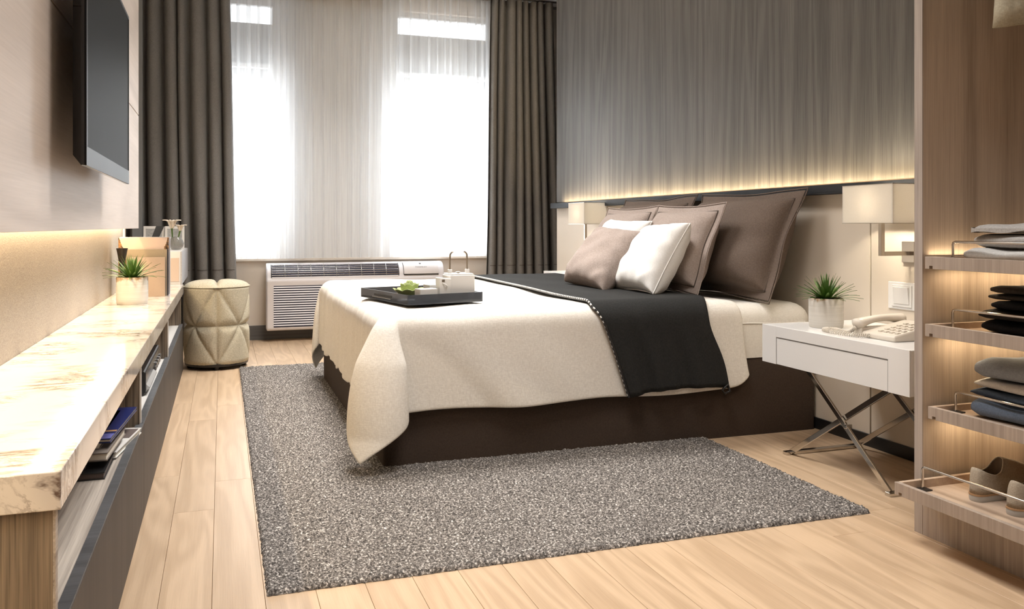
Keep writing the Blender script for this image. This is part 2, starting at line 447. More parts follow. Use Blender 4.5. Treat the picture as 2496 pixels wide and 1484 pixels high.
bx(XP, XT-.035, 3.0, 3.4, 1.40, 1.60).build('wall_mount', m_black, tv)

# ------------------------------------------------------------------ curtains
def drape(name, label, xt0, xt1, xb0, xb1, yc, nf, amp, seed, flip):
    rnd = random.Random(seed)
    z0, z1 = .015, 3.10; nu, nv = nf*14+1, 30
    ph = [rnd.uniform(-.5,.5) for _ in range(nf+2)]; am = [rnd.uniform(.65,1.25) for _ in range(nf+2)]
    wd = [rnd.uniform(.6,1.4) for _ in range(nf)]; tot = sum(wd); cum = [0]
    for w_ in wd: cum.append(cum[-1]+w_/tot)
    def surf(u, z, off=0):
        k = min(nf-1, int(u*nf)); f = u*nf-k
        uu = cum[k]+(cum[k+1]-cum[k])*f
        tz = (z-z0)/(z1-z0)
        x0 = xb0+(xt0-xb0)*tz**.8; x1 = xb1+(xt1-xb1)*tz**.8
        a = am[k]*(1-f)+am[k+1]*f
        w = math.sin(2*PI*f)
        w = math.copysign(abs(w)**.75, w)
        y = yc+amp*a*w*(.75+.35*(1-tz))+.012*math.sin(9*uu+3*tz+seed)
        x = x0+(x1-x0)*uu+.018*math.sin(2*PI*f*1+1.2)*a*(1-.3*tz)+.01*math.sin(5*tz+ph[k]*6)*(1-tz)
        return (x, y-off, z)
    t = thing(name, label, 'curtain', ((xb0+xb1)/2, yc, 0), group='drapes beside the window')
    MB().grid(nu, nv, lambda i, j: surf(i/(nu-1), z0+(z1-z0)*j/(nv-1))).build('drape_cloth', m_curtain, t, smooth=180, solid=.003)
    MB().grid(nu, 2, lambda i, j: surf(i/(nu-1), .630+.007*j, .0035)).build('hem_seam', m_curtseam, t, smooth=180)
drape('drape', 'long dark taupe drape on the television side of the window', -.74, .045, -.74, .125, 7.42, 7, .06, 3, 1)
drape('drape', 'long dark taupe drape between the window and the bed wall', 2.345, 2.95, 2.27, 3.06, 7.42, 8, .06, 11, -1)
# sheers
def sheer_mat(name, alpha, c=(.90,.915,.93)):
    t = NT(name); n = t.n
    tr = n.new('ShaderNodeBsdfTransparent'); tl = n.new('ShaderNodeBsdfTranslucent'); df = n.new('ShaderNodeBsdfDiffuse')
    tl.inputs[0].default_value = (*c, 1); df.inputs[0].default_value = (*c, 1)
    m1 = n.new('ShaderNodeMixShader'); m1.inputs[0].default_value = .42
    t.lk(tl.outputs[0], m1.inputs[1]); t.lk(df.outputs[0], m1.inputs[2])
    m2 = n.new('ShaderNodeMixShader')
    f = t.noise(t.coords((60, 60, 2)), 1, 2)
    t.lk(t.math('ADD', t.math('MULTIPLY', f, .16), alpha-.08), m2.inputs[0])
    t.lk(tr.outputs[0], m2.inputs[1]); t.lk(m1.outputs[0], m2.inputs[2]); t.lk(m2.outputs[0], t.out.inputs[0])
    n.remove(t.b); MATS[name] = t.m; return t.m
m_sheer = sheer_mat('white_voile', .40)
def sheer(name, label, x0, x1, yc, nf, amp, seed, flare):
    rnd = random.Random(seed); nu, nv = nf*10+1, 14; z0, z1 = .715, 3.10
    am = [rnd.uniform(.5,1.3) for _ in range(nf+1)]; wd = [rnd.uniform(.5,1.5) for _ in range(nf)]; tot = sum(wd); cum = [0]
    for w_ in wd: cum.append(cum[-1]+w_/tot)
    def surf(i, j):
        u = i/(nu-1); k = min(nf-1, int(u*nf)); f = u*nf-k; tz = j/(nv-1)
        uu = cum[k]+(cum[k+1]-cum[k])*f; a = am[k]*(1-f)+am[k+1]*f
        c = (x0+x1)/2; hw_ = (x1-x0)/2*(1-flare*(1-tz))
        return (c+hw_*(2*uu-1)+.03*a*math.sin(2*PI*f+.8), yc+amp*a*math.sin(2*PI*f), z0+(z1-z0)*tz)
    o = MB().grid(nu, nv, surf).build(name, m_sheer, smooth=180)
    tag(o, label, 'curtain', 'white sheers over the window')
sheer('sheer_curtain', 'white sheer curtain hanging over the window bay near the television', -.10, .66, 7.53, 9, .018, 5, 0)
sheer('sheer_curtain', 'gathered white sheer curtain in the middle of the window', .36, 1.56, 7.60, 12, .042, 8, .06)
sheer('sheer_curtain', 'white sheer curtain hanging over the window bay near the bed', 1.36, 2.50, 7.53, 16, .018, 9, 0)
cr = MB().tube([(-.78, 7.42, 3.12), (3.2, 7.42, 3.12)], .012, 8).box(-.78, 3.2, 7.52, 7.62, 3.105, 3.15)
tag(cr.build('curtain_track', m_silver, smooth=40), 'metal curtain track under the ceiling above the window', 'curtain track')

# ------------------------------------------------------------------ air conditioner under the window
AX0, AX1, AZ0, AZ1, AY = .362, 1.930, .095, .672, 7.50
ac = thing('air_conditioner', 'white packaged air conditioner on the wall under the window', 'air conditioner', ((AX0+AX1)/2, 7.6, AZ0))
# body profile in (y, z): lower front straight, upper front curving back
AYB = YW-.036
prof = [(AYB, AZ0), (AY+.015, AZ0), (AY+.004, AZ0+.010), (AY, AZ0+.03), (AY, .50), (AY-.006, .515), (AY-.004, .535)]
curve = []
for k in range(9):
    a = k/8*PI/2; curve.append((AY+.004+.115*(1-math.cos(a)), .548+.124*math.sin(a)))
prof += curve + [(AYB, AZ1)]
MB().prism(prof, AX0, AX1, 'x').build('body', m_acwhite, ac, bev=.012, seg=3, smooth=50)
def cpt(tt, off=0):   # point on the curved front, tt 0..1, pushed outward
    a = tt*PI/2; return (AY+.004+.115*(1-math.cos(a))-off*math.cos(a), .548+.124*math.sin(a)+off*math.sin(a))
gx0, gx1 = .405, 1.505
# dark recess following the curve
tt0, tt1 = .06, .70
poly = [cpt(tt0+(tt1-tt0)*k/10, .002) for k in range(11)] + [cpt(tt0+(tt1-tt0)*k/10, -.004) for k in range(10,-1,-1)]
gr = MB().prism(poly, gx0, gx1, 'x').build('outlet_recess', m_acdark, ac, smooth=40)
for k in range(6):
    tt = tt0+(tt1-tt0)*(k+.6)/6.4; y, z = cpt(tt, .004)
    MB().tube([(gx0, y, z), (gx1, y, z)], .0028, 6).build('grille_slat', m_silver, gr, smooth=60)
for k in range(1, 10):
    x = gx0+(gx1-gx0)*k/10
    MB().tube([(x, *cpt(tt0+(tt1-tt0)*q/6, .006)) for q in range(7)], .0024, 6).build('grille_divider', m_silver, gr, smooth=60)
y, z = cpt(.02, .004)
for a, b in ((gx0, (gx0+gx1)/2-.002), ((gx0+gx1)/2+.002, gx1)):
    bx(a, b, y-.002, y+.004, z-.013, z+.004).build('grille_lip', m_acwhite, ac, bev=.002)
fb = MB()
fb.box(gx0-.006, gx1+.006, AY-.002, AY+.01, .531, .536)
for x in (gx0-.004, gx1+.004): fb.tube([(x, *cpt(.02+.72*q/6, .002)) for q in range(7)], .003, 6)
fb.build('grille_frame', m_black, ac, smooth=60)
dx0, dx1 = 1.555, 1.875
poly = [cpt(.08+.68*k/10, .006) for k in range(11)] + [cpt(.08+.68*k/10, 0) for k in range(10,-1,-1)]
cd = MB().prism(poly, dx0, dx1, 'x').build('control_door', plain('control_door_plastic', (.76,.73,.74), .35, 0, .01), ac, smooth=40, bev=.0015)
sh = MB()
y, z = cpt(.055, .003); sh.box(dx0, dx1, y-.003, y+.004, z-.004, z+.003)
sh.tube([(dx0-.002, *cpt(.06+.7*q/6, .002)) for q in range(7)], .0025, 6)
sh.build('door_gap', m_black, ac, smooth=60)
# emblem and lettering on the control door
def on_curve_rot(tt):
    a = tt*PI/2; return PI/2-a
def text(body, size, x, tt, mat, parent, ext=.0004, sp=1.0):
    cu = bpy.data.curves.new('lettering', 'FONT'); cu.body = body; cu.size = size; cu.extrude = ext
    cu.align_x = 'CENTER'; cu.align_y = 'CENTER'; cu.space_character = sp
    tmp = bpy.data.objects.new('lettering', cu); C.objects.link(tmp); bpy.context.view_layer.update()
    me = bpy.data.meshes.new_from_object(tmp.evaluated_get(bpy.context.evaluated_depsgraph_get()))
    bpy.data.objects.remove(tmp); me.name = 'lettering'; me.materials.clear(); me.materials.append(mat)
    o = bpy.data.objects.new('lettering', me); C.objects.link(o)
    o.parent = parent; y, z = cpt(tt, .0068); p = Vector((x, y, z))-origin(parent)
    o.location = p; o.rotation_euler = (on_curve_rot(tt), 0, 0); return o
m_ink = plain('grey_print', (.03,.028,.03), .6, 0, 0)
text('FRIEDRICH', .017, (dx0+dx1)/2, .40, m_ink, ac, sp=1.35)
em = MB(True)
em.lathe([(.0, 0), (.010, 0), (.010, .001), (.0, .001)], n=20, cap=False)
e_ = em.build('emblem', m_ink, ac); y, z = cpt(.62, .0066)
e_.location = Vector(((dx0+dx1)/2-.004, y, z))-origin(ac); e_.rotation_euler = (on_curve_rot(.62), 0, 0)
em2 = MB(True).add([(-.003,-.001,0),(.004,.004,0),(.001,.006,0)], [(0,1,2)]).build('emblem_mark', m_acwhite, e_); em2.location = (0,0,.0014)
# lower louvres
lx0, lx1 = .420, 1.87
bx(lx0, lx1, AY-.001, AY+.012, .125, .482).build('intake_recess', m_acdark, ac)
n_l = 17
for k in range(n_l):
    z = .130+(.478-.130)*(k+.35)/n_l
    MB().prism([(AY-.004, z), (AY-.001, z+.0100), (AY+.004, z+.0100), (AY+.002, z)], lx0, lx1, 'x').build('louvre', m_acwhite, ac)
# ------------------------------------------------------------------ rug
RX0, RX1, RY0, RY1 = .115, 2.135, 2.36, 6.18
rng = np.random.default_rng(4)
def rug_mesh():
    st = .0065
    nx = int((RX1-RX0)/st); ny = int((RY1-RY0)/st)
    gx, gy = np.meshgrid(np.linspace(RX0, RX1, nx), np.linspace(RY0, RY1, ny))
    z = .011+rng.uniform(0, .0085, gx.shape)*rng.uniform(.3, 1, gx.shape)
    gx = gx+rng.uniform(-.0026, .0026, gx.shape); gy = gy+rng.uniform(-.0026, .0026, gx.shape)
    e = np.zeros_like(z, bool); e[0] = e[-1] = True; e[:, 0] = e[:, -1] = True
    z[e] = .001
    co = np.stack([gx, gy, z], -1).reshape(-1, 3)
    i = np.arange(nx*ny).reshape(ny, nx)
    q = np.stack([i[:-1,:-1], i[:-1,1:], i[1:,1:], i[1:,:-1]], -1).reshape(-1, 4)
    # nothing of the pile shows under the middle of the bed: leave it out there
    cx = co[q[:,0],0]; cy = co[q[:,0],1]
    q = q[~((cx > .75) & (cy > 3.55) & (cy < 5.4))]
    me = bpy.data.meshes.new('rug')
    me.vertices.add(len(co)); me.vertices.foreach_set('co', co.ravel())
    me.loops.add(q.size); me.loops.foreach_set('vertex_index', q.ravel().astype(np.int32))
    me.polygons.add(len(q)); me.polygons.foreach_set('loop_start', np.arange(0, q.size, 4, dtype=np.int32))
    me.update(calc_edges=True); return me
rm = NT('speckled_grey_pile'); rm.set(.95, 0, .1)
vv = rm.coords()
nz = rm.noise(vv, 130, 2, .7); big = rm.noise(vv, 2.2, 3)
cc = rm.ramp(nz, [(.34, (.016,.014,.013)), (.46, (.095,.086,.079)), (.58, (.25,.227,.208)), (.70, (.80,.75,.70))])
rm.col(rm.mix(.12, cc, rm.mix(big, (.10,.09,.085), (.27,.24,.22))))
rug_me = rug_mesh(); rug_me.materials.append(rm.m)
rug = bpy.data.objects.new('rug', rug_me); C.objects.link(rug)
tag(rug, 'large speckled grey shag rug on the oak floor under the bed', 'rug')

# ------------------------------------------------------------------ bed
BX0, BX1, BY0, BY1 = .626, 2.765, 3.43, 5.59
bed = thing('bed', 'wide low bed with dark brown upholstered base and ivory mattress', 'bed', (1.7, 4.5, 0))
def rrect(x0, x1, y0, y1, r, n=6):
    pts = []
    for cx, cy, a0 in ((x1-r, y0+r, -PI/2), (x1-r, y1-r, 0), (x0+r, y1-r, PI/2), (x0+r, y0+r, PI)):
        for k in range(n+1):
            a = a0+PI/2*k/n; pts.append((cx+r*math.cos(a), cy+r*math.sin(a)))
    return pts
pts = rrect(BX0, BX1, BY0, BY1, .02, 4)
# an inverted pleat in the near side of the base cover
ipl = 0
near = [(BX0+.02, BY0)]
outline = []
for p in pts: outline.append(p)
# insert along the near side (from (x0+r,y0) to (x1-r,y0)): the list starts at (x1-r, y0)
ins = [(BX0+.02+(BX1-BX0-.04)*k/60, BY0) for k in range(1, 60)]
def pleat(x, y):
    d = x-1.68
    return (x, y+.006*math.exp(-(d/.012)**2)-.005*math.exp(-((d-.04)/.03)**2)-.004*math.exp(-((d+.05)/.03)**2)+.002*math.sin(x*9))
outline = pts + [pleat(*p) for p in ins]
b_ = MB(); n = len(outline); zs = [.0, .03, .34, .362, .368]; sh_ = [0, 0, 0, .004, .012]
for z, s_ in zip(zs, sh_):
    cx, cy = (BX0+BX1)/2, (BY0+BY1)/2
    b_.v += [(x+(cx-x)*s_, y+(cy-y)*s_, z) for x, y in outline]
for j in range(len(zs)-1):
    for k in range(n): b_.f.append((j*n+k, j*n+(k+1)%n, (j+1)*n+(k+1)%n, (j+1)*n+k))
b_.f.append(tuple(range((len(zs)-1)*n, len(zs)*n))); b_.f.append(tuple(range(n))[::-1])
b_.build('bed_base', m_basefab, bed, smooth=40)
def softbox(x0, x1, y0, y1, z0, z1, r, n=4, seg=18, wob=.004, seed=1):
    """box with well rounded upper edges built as stacked outlines"""
    mb_ = MB(); lev = [(z0, 0)]
    for k in range(n+1):
        a = PI/2*k/n; lev.append((z1-r+r*math.sin(a), r*(1-math.cos(a))))
    rs = random.Random(seed); N = None
    for z, ins_ in lev:
        o_ = rrect(x0+ins_, x1-ins_, y0+ins_, y1-ins_, max(.05, r-ins_*.3), seg)
        N = len(o_)
        mb_.v += [(x, y, z+wob*math.sin(x*11+seed)*math.sin(y*9)*(1 if z > z1-.05 else 0)) for x, y in o_]
    for j in range(len(lev)-1):
        for k in range(N): mb_.f.append((j*N+k, j*N+(k+1)%N, (j+1)*N+(k+1)%N, (j+1)*N+k))
    mb_.f.append(tuple(range((len(lev)-1)*N, len(lev)*N))); mb_.f.append(tuple(range(N))[::-1])
    return mb_
mat_o = softbox(BX0+.01, BX1, BY0+.0, BY1, .368, .622, .085, 6, 6).build('mattress', m_sheet, bed, smooth=60)
MB().tube([(x, BY0-.001, .53+.004*math.sin(x*14)) for x in np.linspace(2.2, 2.70, 20)], .004, 6).build('sheet_seam', m_sheet, mat_o, smooth=80)

# duvet: a woven cover following the mattress edge, hanging at foot and sides, with gathered foot corners
R0 = .075; HANG = .452
XE, YN, YF, TOPZ = BX0-.022+R0, BY0-.026+R0, BY1+.026-R0, .640
def over_edge(s_):
    q = R0*PI/2
    if s_ < q: return R0*math.sin(s_/R0), R0*(1-math.cos(s_/R0))
    return R0, R0+s_-q
def top_wave(x, y): return .004*math.sin(x*5+1)*math.sin(y*4.3)+.0025*math.sin(x*13+y*7)
def duvet_pt(u, v):
    """u: X along the flat cover (below XE it hangs at the foot), v: Y likewise"""
    du = max(0, XE-u); near = v < (YN+YF)/2
    dv = max(0, (YN-v) if near else (v-YF)); sg = -1 if near else 1
    yc = YN if near else YF
    if du <= 0 and dv <= 0: return (u, v, TOPZ+top_wave(u, v))
    if du <= 0:
        h, d = over_edge(dv); f = min(1, dv/HANG); x = u
        lean = 0.0
        e = u-XE
        calm = max(0, min(1, abs(u-1.95)/.45-.55)) if near else 1
        w = (.020*math.sin(7.5*(u-.75*dv)+.4)+.008*math.sin(17*(u-.9*dv)+1.1))*f**1.3*(.05+.95*calm)*min(1, e/.12+.15)
        # rounded hem corner at the head end
        cr_ = max(0, (u-2.12)/.19); lift = .055*(cr_**6 if cr_ < 1.3 else 1)*f**3
        x += .05*f*max(0, (u-1.7)/.6)**2
        return (x, yc+sg*(h+max(w, -.006)+.008*f*(.2+.8*calm)), TOPZ-d+lift+top_wave(u, v)*(1-f)+.006*math.sin(9*u)*f*f)
    if dv <= 0:
        h, d = over_edge(du); f = min(1, du/HANG)
        w = (.006*math.sin(31*v+2*math.sin(3*v))+.0045*math.sin(57*v+1)+.007*math.sin(9*v))*f**.6*min(1, min(v-YN, YF-v)/.10)
        z = TOPZ-d+top_wave(u, v)*(1-f)+.010*math.sin(13*v)*f*f+.005*math.sin(47*v)*f**3
        return (XE-h-max(w, -.008)-.012*f, v, z)
    r = math.hypot(du, dv); th = math.atan2(dv, du)
    h, d = over_edge(r); f = min(1, r/(HANG*1.2))
    s2 = math.sin(2*th)
    psi = th-.55*math.sin(4*th)*min(1, r/.25)
    g = max(0, (d-.03)/.6); g = g**.8
    rho = h+(.012*f)+((.27 if near else .10)*g*s2*s2+.015*g*math.sin(6*th)*s2)*(1-.38*max(0, f-.45)/.55)
    z = TOPZ-d*(1-.03*s2)
    px = XE-rho*math.cos(psi); py = yc+sg*rho*math.sin(psi)
    return (px, py, max(z, .022))
us = [XE-HANG*(1-(k/26)) for k in range(27)] + [XE+(2.31-XE)*(k/56) for k in range(1, 57)]
vs_ = [YN-HANG*(1-(k/26)) for k in range(27)] + [YN+(YF-YN)*(k/90) for k in range(1, 90)] + [YF+HANG*(k/20) for k in range(21)]
duvet = MB().grid(len(us), len(vs_), lambda i, j: duvet_pt(us[i], vs_[j])).build('duvet', m_duvet, smooth=180, solid=.010, sub=1)
tag(duvet, 'cream woven bed cover draped over the bed with a corner touching the rug', 'bed cover')

# throw: wool blanket laid across the bed
def throw_path(s_, off):
    """profile over the bed in (y, z): s_=0 near hem, growing over the top to the far hem"""
    r = .10; top = .640+off; yn = BY0-.026-off; yf = BY1+.026+off; hang = .415
    L1 = hang-r; arc = PI/2*r; L2 = (yf-yn)-2*r
    if s_ < L1: return (yn, top-hang+s_, 0.0)
    s2 = s_-L1
    if s2 < arc:
        a = s2/r; return (yn+r-r*math.cos(a), top-r+r*math.sin(a), s2/arc)
    s2 -= arc
    if s2 < L2: return (yn+r+s2, top, 1.0)
    s2 -= L2
    if s2 < arc:
        a = s2/r; return (yf-r+r*math.sin(a), top-r+r*math.cos(a), 1-s2/arc)
    return (yf, top-r-(s2-arc), 0.0)
SLEN = .415-.10+PI/2*.10*2+(BY1-BY0+.052+.05)-.2+.25
def throw_pt(u, s_, off=.019):
    # width edges: narrower and shifted where it hangs
    h = max(0, (.40-s_)/.40)
    xl = 1.575+.145*h**.8-.02*math.sin(s_*2.2); xr = 2.215-.03*math.sin(s_*1.5)-.075*math.exp(-((s_-.33)/.16)**2)+.02*h
    s2 = s_
    if s_ < .35:    # hem hangs a little longer at the left corner
        s2 = s_-(.012*(1-u)**6-.012*u*(1-u)*4)*(1-s_/.35)
    x = xl+(xr-xl)*u
    y, z, t_ = throw_path(s2, off)
    fold = (math.sin(u*19+.6)+.6*math.sin(u*33+2+3*h))*.010*h**1.0+.012*math.exp(-((u-.30)/.05)**2)*h
    y -= max(-.004, fold+.004*h)
    z += .004*math.sin(x*17+1)*math.sin(s_*6)*t_*.6+.002*t_
    return (x, y, z)
tw = thing('throw_blanket', 'charcoal wool throw laid across the bed in front of the pillows', 'blanket', (1.9, 4.5, .64))
nu, nv = 46, 130
MB().grid(nu, nv, lambda i, j: throw_pt(i/(nu-1), SLEN*j/(nv-1))).build('throw_cloth', m_throw, tw, smooth=180, solid=.007)
edge = [throw_pt(0, SLEN*j/(nv-1)*.93) for j in range(nv)]
MB().tube([(p[0]-.003, p[1]-.002, p[2]+.002) for p in edge], .0065, 8).build('edge_binding', m_black, tw, smooth=80)
st = MB()
for j in range(0, nv-1):
    a, b = edge[j], edge[j+1]
    f0 = .18; f1 = .62
    p = [tuple(a[k]+(b[k]-a[k])*f+((-.007 if k == 0 else -.003 if k == 1 else .006) if True else 0) for k in range(3)) for f in (f0, f1)]
    st.tube(p, .0042, 6)
so = st.build('white_stitching', m_pwhite, tw, smooth=80); so['kind'] = 'stuff'; so['label'] = 'white whipped stitches along the throw edge'
cx_, cy_, cz_ = throw_pt(1, 0)
MB().tube([(cx_-.012, cy_-.006, cz_+.02), (cx_-.045, cy_-.008, cz_-.004), (cx_-.03, cy_-.008, cz_-.022), (cx_-.003, cy_-.008, cz_-.012)], .006, 6, True).build('hanging_loop', m_black, tw, smooth=80)

# ------------------------------------------------------------------ pillows
def pillow(name, label, w, h, t_, mat, loc, lean, yaw=0, roll=0, flange=0, seed=1, conc=.07, n=30, pipe=True, pm=None, sag=.1, group='pillows on the bed'):
    o = thing(name, label, 'pillow', loc, (0, 0, 0), group)
    o.rotation_mode = 'ZYX'; o.rotation_euler = (roll, lean, yaw)
    rs = random.Random(seed); p1, p2, p3 = rs.uniform(0, 6), rs.uniform(0, 6), rs.uniform(0, 6)
    fl = flange/(w/2); fh = flange/(h/2)
    def pt(a, b, side):
        y = w/2*a*(1-conc*(1-b*b)*abs(a)**2); z = h/2*b*(1-conc*(1-a*a)*abs(b)**2)
        ai = min(1, abs(a)/(1-fl)); bi = min(1, abs(b)/(1-fh))
        e = max(0, 1-ai**3.4)*max(0, 1-bi**3.4)
        th = t_/2*e**.45*(1-sag*b)
        cr_ = .006*math.sin(7*a+p1+4*b)*math.sin(5*b+p2)*(e**.3)+.004*math.sin(17*a*b+p3)*min(1, e*3)
        edge_ = max(abs(a), abs(b))
        wv = .010*math.sin(6*a+p2)*math.sin(5*b+p1)*max(0, edge_-.7)/.3 if flange else 0
        return (side*(th+cr_*(1 if side < 0 else .5))+(.0035*side if edge_ < 1 else 0)+wv, y, z+h/2)
    mb_ = MB(True)
    def nodes(fr):
        if not flange: return [math.sin(PI/2*(2*i/(n-1)-1)) for i in range(n)]
        m_ = n-4; inn = [(1-fr)*math.sin(PI/2*(2*i/(m_-1)-1)) for i in range(m_)]
        return [-1, -1+fr*.5]+inn+[1-fr*.5, 1]
    ca, cb = nodes(fl), nodes(fh)
    for side in (-1, 1):
        base = len(mb_.v)
        for j in range(n):
            for i in range(n): mb_.v.append(pt(ca[i], cb[j], side))
        for j in range(n-1):
            for i in range(n-1):
                q = (base+j*n+i, base+j*n+i+1, base+(j+1)*n+i+1, base+(j+1)*n+i)
                mb_.f.append(q[::-1] if side < 0 else q)
    b0 = mb_.build('cushion', mat, o, smooth=180)
    bm = bmesh.new(); bm.from_mesh(b0.data); bmesh.ops.remove_doubles(bm, verts=bm.verts, dist=1e-5); bm.to_mesh(b0.data); bm.free()
    m_ = b0.modifiers.new('sub', 'SUBSURF'); m_.levels = 1; m_.render_levels = 1
    if pipe:
        e = 1.0
        ring = []
        N = 24
        for k in range(N): ring.append((-e+2*e*k/N, -e))
        for k in range(N): ring.append((e, -e+2*e*k/N))
        for k in range(N): ring.append((e-2*e*k/N, e))
        for k in range(N): ring.append((-e, e-2*e*k/N))
        MB(True).tube([pt(a, b, -1) for a, b in ring], .0032, 6, True).build('piping', pm or mat, o, smooth=80)
    if flange:
        ring = []; ea, eb = 1-fl, 1-fh; N = 24
        for k in range(N): ring.append((-ea+2*ea*k/N, -eb))
        for k in range(N): ring.append((ea, -eb+2*eb*k/N))
        for k in range(N): ring.append((ea-2*ea*k/N, eb))
        for k in range(N): ring.append((-ea, eb-2*eb*k/N))
        MB(True).tube([(lambda q: (q[0]-.0045, q[1], q[2]))(pt(a, b, -1)) for a, b in ring], .0032, 6, True).build('flange_seam', plain('seam_'+name+str(seed), (.085,.064,.052), .9, 0, 0) if 'sham' in name else mat, o, smooth=80)
    return o
D = math.radians
pillow('pillow_sham', 'largest brown pillow, nearest the phone table, leaning on the bed wall', .95, .60, .29, m_pbrown, (2.47, 3.865, .625), D(21), flange=.055, seed=1)
pillow('pillow_sham', 'large brown pillow on the window side, leaning on the bed wall', .95, .60, .30, m_pbrown, (2.455, 4.84, .625), D(21), flange=.055, seed=2)
pillow('pillow_sham', 'medium taupe pillow in front of the largest brown one', .70, .50, .19, m_ptaupe, (2.222, 3.985, .648), D(20), flange=.045, seed=3)
pillow('pillow_sham', 'medium taupe pillow behind the white pillows on the window side', .68, .50, .19, m_ptaupe, (2.225, 4.67, .648), D(20), flange=.045, seed=4)
pillow('scatter_cushion', 'white cushion leaning on the taupe pillow, in full view', .46, .40, .19, m_pwhite, (2.00, 3.88, .66), D(31), seed=5, yaw=D(-4))
pillow('scatter_cushion', 'white cushion mostly hidden behind the small taupe cushion', .48, .42, .17, m_pwhite, (2.06, 4.42, .66), D(28), seed=6, yaw=D(3))
pillow('scatter_cushion', 'small taupe cushion without piping, frontmost on the throw', .46, .39, .18, m_ptaupe, (1.88, 4.25, .668), D(38), seed=7, yaw=D(5), pipe=False)
# ------------------------------------------------------------------ tray on the bed and what it carries
TZ = .656
tray = thing('serving_tray', 'dark acrylic serving tray standing on the bed cover', 'tray', (.878, 3.875, TZ), (0, 0, D(13)), )
m_smoke = glassy('smoked_acrylic', (.055,.06,.07), .86, .06)
hx, hy = .186, .268
wl = MB(True)
for x0, x1, y0, y1 in ((-hx, hx, -hy, -hy+.008), (-hx, hx, hy-.008, hy), (-hx, -hx+.008, -hy+.008, hy-.008), (hx-.008, hx, -hy+.008, hy-.008)):
    wl.box(x0, x1, y0, y1, .0, .044)
wl.build('tray_wall', m_smoke, tray, bev=.0015)
MB(True).box(-hx+.008, hx-.008, -hy+.008, hy-.008, .004, .012).build('tray_floor', plain('black_gloss_acrylic', (.015,.015,.017), .08, 0, 0), tray)
for s_ in (-1, 1):
    MB(True).box(s_*hx-.0025 if s_ > 0 else -hx-.0015, s_*hx+.0015 if s_ > 0 else -hx+.0025, -.10, .10, .019, .029).build('handle_slot', m_black, tray, bev=.001)
    MB(True).box(s_*hx-.003 if s_ > 0 else -hx-.003, s_*hx+.003 if s_ > 0 else -hx+.003, -.09, .12, .012, .016).build('silver_inlay', m_silver, tray)
def tl(x, y, z=.0125):   # tray-local to world
    a = D(13); return (.878+x*math.cos(a)-y*math.sin(a), 3.875+x*math.sin(a)+y*math.cos(a), TZ+z)
# striped place mat
pm = thing('bamboo_mat', 'small brown slatted mat lying in the tray', 'mat', tl(-.01, .06), (0, 0, D(12)))
ms_ = MB(True).box(-.13, .15, 0, .009, 0, .004).build('slat', plain('brown_slat', (.17,.115,.085), .5, 0, .2, 30), pm)
for k in range(1, 16):
    c = ms_.copy(); C.objects.link(c); c.location = (0, -.09+k*.0145, 0); c.parent = pm
ms_.location = (0, -.09, 0)
# green rosette
def rosette(loc):
    t = thing('succulent_rosette', 'pale green succulent rosette lying in the tray', 'plant', loc)
    m_ro = plain('pale_green_petal', (.40,.47,.20), .55, 0, .25, 40)
    rs = random.Random(3)
    def petal(w, L, curl, tilt, az, zc, rad):
        def f(i, j):
            u = i/6*2-1; v_ = j/7
            ww_ = w*math.sin(PI*min(1, .18+v_*.78))**.7
            x = u*ww_; r_ = rad+L*(v_*math.cos(tilt)-curl*v_*v_*.4); z = zc+L*(v_*math.sin(tilt)+curl*.3*v_*v_)-.012*u*u*0
            r_ -= .35*abs(u)**2*ww_
            return (r_*math.cos(az)-x*math.sin(az), r_*math.sin(az)+x*math.cos(az), max(.001, z))
        return MB(True).grid(7, 8, f)
    k = 0
    for ring, (cnt, w, L, curl, tilt, rad, zc) in enumerate(((4, .014, .030, .9, 1.45, .002, .030), (5, .020, .040, .7, 1.25, .008, .020), (7, .026, .048, .4, .95, .014, .012), (8, .030, .055, .1, .6, .018, .006))):
        for q in range(cnt):
            petal(w, L, curl, tilt, 2*PI*q/cnt+ring*.4+rs.uniform(-.1, .1), zc, rad).build('petal', m_ro, t, smooth=180, solid=.003, sub=1)
    return t
ro_ = rosette(tl(-.098, -.095)); ro_.scale = (1.25, 1.25, 1.25)
def box_cup(label, x, y, sx, sy, h, hole=True, rz=12):
    t = thing('sugar_box', label, 'box', tl(x, y), (0, 0, D(rz)))
    mb_ = MB(True); w_ = .006
    mb_.box(-sx/2, sx/2, -sy/2, sy/2, 0, .006)
    for a in ((-sx/2, sx/2, -sy/2, -sy/2+w_), (-sx/2, sx/2, sy/2-w_, sy/2), (-sx/2, -sx/2+w_, -sy/2+w_, sy/2-w_), (sx/2-w_, sx/2, -sy/2+w_, sy/2-w_)):
        mb_.box(*a, .006, h)
    mb_.build('box_body', m_white_mat, t, bev=.0015)
    lid = MB(True).box(-sx/2+w_, sx/2-w_, -sy/2+w_, sy/2-w_, h-.008, h-.004).build('lid', m_white_mat, t)
    MB(True).lathe([(.001, h-.004), (.016, h-.004), (.016, h-.003), (.001, h-.003)], n=20).build('lid_hole', m_black, lid)
    return t
box_cup('low white ceramic box beside the green rosette', -.068, -.205, .085, .06, .052)
box_cup('white ceramic box behind the creamer jug', .050, -.050, .08, .07, .058)
t = thing('creamer_jug', 'slim white jug in front of the square teapot', 'jug', tl(.018, -.205), (0, 0, D(12)))
MB(True).prism([(-.026, 0), (.026, 0), (.030, .094), (-.030, .100)], -.022, .022, 'y').build('jug_body', m_white_mat, t, bev=.004)
MB(True).box(-.018, -.004, -.024, -.0205, .080, .090).build('jug_mark', m_nickel, t)
MB(True).tube([(-.015, -.023, .075), (-.002, -.032, .068), (.006, -.024, .06)], .003, 6).build('spout', m_white_mat, t, smooth=60)
t = thing('teapot', 'square white teapot with two upright metal handle arms', 'teapot', tl(.112, -.170), (0, 0, D(4)))
